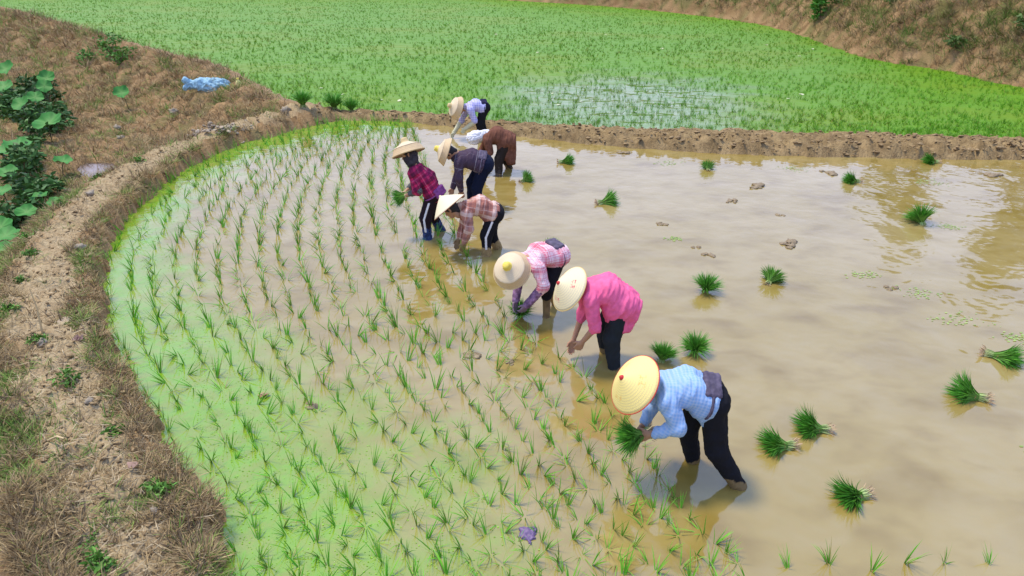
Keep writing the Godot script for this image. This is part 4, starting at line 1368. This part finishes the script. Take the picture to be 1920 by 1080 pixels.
func build_plants() -> void:
	leafy("shrub", Vector3(14.5, hgt(14.5, -35.3), -35.3), Vector3(0.45, 0.8, 0.4), 420, 0.2, Color(0.09, 0.26, 0.03), "bright green leafy shrub on the foot of the far slope", "shrub", "", 0.0, 41)
	leafy("shrub", Vector3(17.0, hgt(17.0, -35.6), -35.6), Vector3(0.5, 0.7, 0.5), 420, 0.2, Color(0.10, 0.27, 0.03), "bright green leafy shrub higher up the far slope", "shrub", "", 0.0, 42)
	for q in 11:
		var fz := -22.0 - q * 2.1 + rng.randf_range(-0.8, 0.8)
		var fx := maxf(15.6, -fz * 0.42) + rng.randf_range(-0.4, 1.6)
		if sdist(back_poly, Vector2(fx, fz)) < 0.5: continue
		leafy("scrub_bush", Vector3(fx, hgt(fx, fz) - 0.1, fz), Vector3(0.5, 0.35, 0.5) * rng.randf_range(0.7, 1.4), 300, 0.15, Color(0.09, 0.15, 0.035) * rng.randf_range(0.8, 1.2), "low olive scrub bush on the dry far slope", "bush", "scrub bushes on the far slope", 0.0, 120 + q)
	for q in 14:
		var wz := -3.4 - q * 0.75
		var wx := curve_x(FRONT, wz, 17) - rng.randf_range(0.12, 1.6)
		leafy("weed_plant", Vector3(wx, hgt(wx, wz), wz), Vector3(0.10, 0.06, 0.10) * rng.randf_range(0.7, 1.4), 130, 0.05, Color(0.10, 0.22, 0.03) * rng.randf_range(0.8, 1.2), "low green weed growing in the dry grass of the near bank", "weed", "green weeds on the banks", 0.0, 140 + q)
	var i := 0
	for p in [[-15.5, -28.5, 0.6, 0.5], [-14.6, -27.2, 0.55, 0.45], [-16.8, -29.0, 0.5, 0.4], [-2.75, -3.45, 0.12, 0.08], [-2.95, -3.6, 0.10, 0.07]]:
		leafy("weed_plant", Vector3(p[0], hgt(p[0], p[1]), p[1]), Vector3(p[2], p[3], p[2]), 260, p[2] * 0.25, Color(0.085, 0.22, 0.03), "leafy green weed on the grassy slope under the ridge" if i < 3 else "low green weed at the edge of the trodden path", "weed", "green weeds on the banks", 0.0, 50 + i)
		i += 1
	for q in 26:
		var x := rng.randf_range(-16.5, -11.5)
		var z := -17.0 - (-11.0 - x) * 1.35 + rng.randf_range(-1.2, 1.2)
		if q > 17:
			x = rng.randf_range(-11.5, -8.6)
			z = x * 1.35 - 0.4 + rng.randf_range(-0.4, 0.4)
		leafy("weed_plant", Vector3(x, hgt(x, z), z), Vector3(0.42, 0.35, 0.42), 240, 0.16, Color(0.05, 0.12, 0.025) * rng.randf_range(0.7, 1.3), "dark leafy weed growing among the lotus stalks in the ditch", "weed", "dark weeds in the ditch", 0.0, 80 + q)
	# trees standing on the far slope, out of the frame but mirrored in the paddy
	i = 0
	for p in [[16.7, -28.1, 1.0, 1.9], [17.8, -24.1, 0.9, 1.7], [16.9, -30.5, 0.9, 1.2], [20.5, -26.0, 1.2, 1.5]]:
		leafy("tree", Vector3(p[0], hgt(p[0], p[1]), p[1]), Vector3(p[2], p[3], p[2]), 2200, 0.26, Color(0.07, 0.13, 0.03), "broadleaf tree growing on top of the far slope", "tree", "trees on the far slope", 1.6, 60 + i)
		i += 1

func setup_materials() -> void:
	M.leaf = vmat(0.55, 0.35)
	M.leaf.backlight_enabled = true
	M.leaf.backlight = Color(0.35, 0.35, 0.35)
	M.dry = vmat(0.9, 0.2)
	M.clod = vmat(0.95, 0.2)
	M.lotus = vmat(0.6, 0.3)
	M.skin = vmat(0.6, 0.4)
	M.hair = mat(Color(0.025, 0.02, 0.022), 0.7)
	M.twine = mat(Color(0.62, 0.22, 0.14), 0.7)
	M.stalk = mat(Color(0.07, 0.08, 0.035), 0.7)
	M.bark = mat(Color(0.12, 0.08, 0.05), 0.9)
	M.straw_edge = mat(Color(0.58, 0.44, 0.24), 0.75)
	M.cloth_n = noise_tex(0.012, 15, Color.BLACK, Color.WHITE, 256, 5, 6.0)
	M.trouser = vmat(0.85, 0.25)
	M.trouser.normal_enabled = true
	M.trouser.normal_texture = M.cloth_n
	M.trouser.normal_scale = 0.7
	tri(M.trouser, 2.5)
	M.white_cloth = plain_cloth(Color(0.72, 0.70, 0.70), 16, 0.12)
	M.straw = woven(Color(0.64, 0.46, 0.24), 17, 9)
	M.straw_crown = woven(Color(0.72, 0.57, 0.35), 38, 9)
	M.sack = plain_cloth(Color(0.27, 0.45, 0.55), 18, 0.4, 0.4)
	M.stone = tri(mat(Color.WHITE, 0.9), 4.0)
	M.stone.albedo_texture = noise_tex(0.03, 19, Color(0.20, 0.16, 0.11), Color(0.44, 0.37, 0.28), 256)
	M.mud = tri(mat(Color.WHITE, 0.5), 5.0)
	M.mud.albedo_texture = noise_tex(0.03, 20, Color(0.17, 0.12, 0.06), Color(0.36, 0.27, 0.16), 256)

func _ready() -> void:
	# camera
	var cam := Camera3D.new()
	cam.position = Vector3(0, 4.0, 0)
	cam.rotation_degrees = Vector3(-26, 0, 0)
	cam.fov = 44.46
	cam.far = 1500.0
	add_child(cam)
	cam.current = true
	# sky, exposure
	var sky_m := ProceduralSkyMaterial.new()
	sky_m.sky_top_color = Color(0.62, 0.74, 0.97)
	sky_m.sky_horizon_color = Color(0.90, 0.89, 0.97)
	sky_m.sky_curve = 0.25
	sky_m.ground_horizon_color = Color(0.55, 0.55, 0.5)
	sky_m.ground_bottom_color = Color(0.3, 0.28, 0.22)
	sky_m.sky_energy_multiplier = 1.0
	var sky := Sky.new()
	sky.sky_material = sky_m
	var env := Environment.new()
	env.background_mode = Environment.BG_SKY
	env.sky = sky
	env.tonemap_mode = Environment.TONE_MAPPER_LINEAR
	env.tonemap_exposure = 1.6
	env.sdfgi_enabled = true
	env.ssao_enabled = true
	env.ssil_enabled = true
	var we := WorldEnvironment.new()
	we.environment = env
	add_child(we)
	# sun: high, a little from the far left, softened by thin cloud
	var sun := DirectionalLight3D.new()
	sun.light_energy = 0.75
	sun.light_color = Color(1.0, 0.96, 0.88)
	sun.light_angular_distance = 11.0
	sun.shadow_enabled = true
	add_child(sun)
	sun.look_at_from_position(Vector3.ZERO, -Vector3(-0.38, 1.0, -0.22))

	rng.seed = 20
	noise.seed = 1
	noise.frequency = 0.1
	noise.fractal_octaves = 3
	fine.seed = 2
	fine.frequency = 0.1
	fine.fractal_octaves = 2
	front_poly = smooth_poly(pack(FRONT))
	back_poly = smooth_poly(pack(BACK))
	var left := []
	for i in range(2, 36): left.append(FRONT[i])
	left.append_array(PLANT_LINE)
	plant_poly = pack(left)
	setup_materials()
	var t0 := Time.get_ticks_msec()
	for step in [build_terrain, build_front_water, build_back_water, build_people, build_bundles, build_front_seedlings, build_back_seedlings, build_lotus, build_small_things, build_plants, build_grass, build_duckweed]:
		step.call()
		print(step.get_method(), " ", Time.get_ticks_msec() - t0)
		t0 = Time.get_ticks_msec()
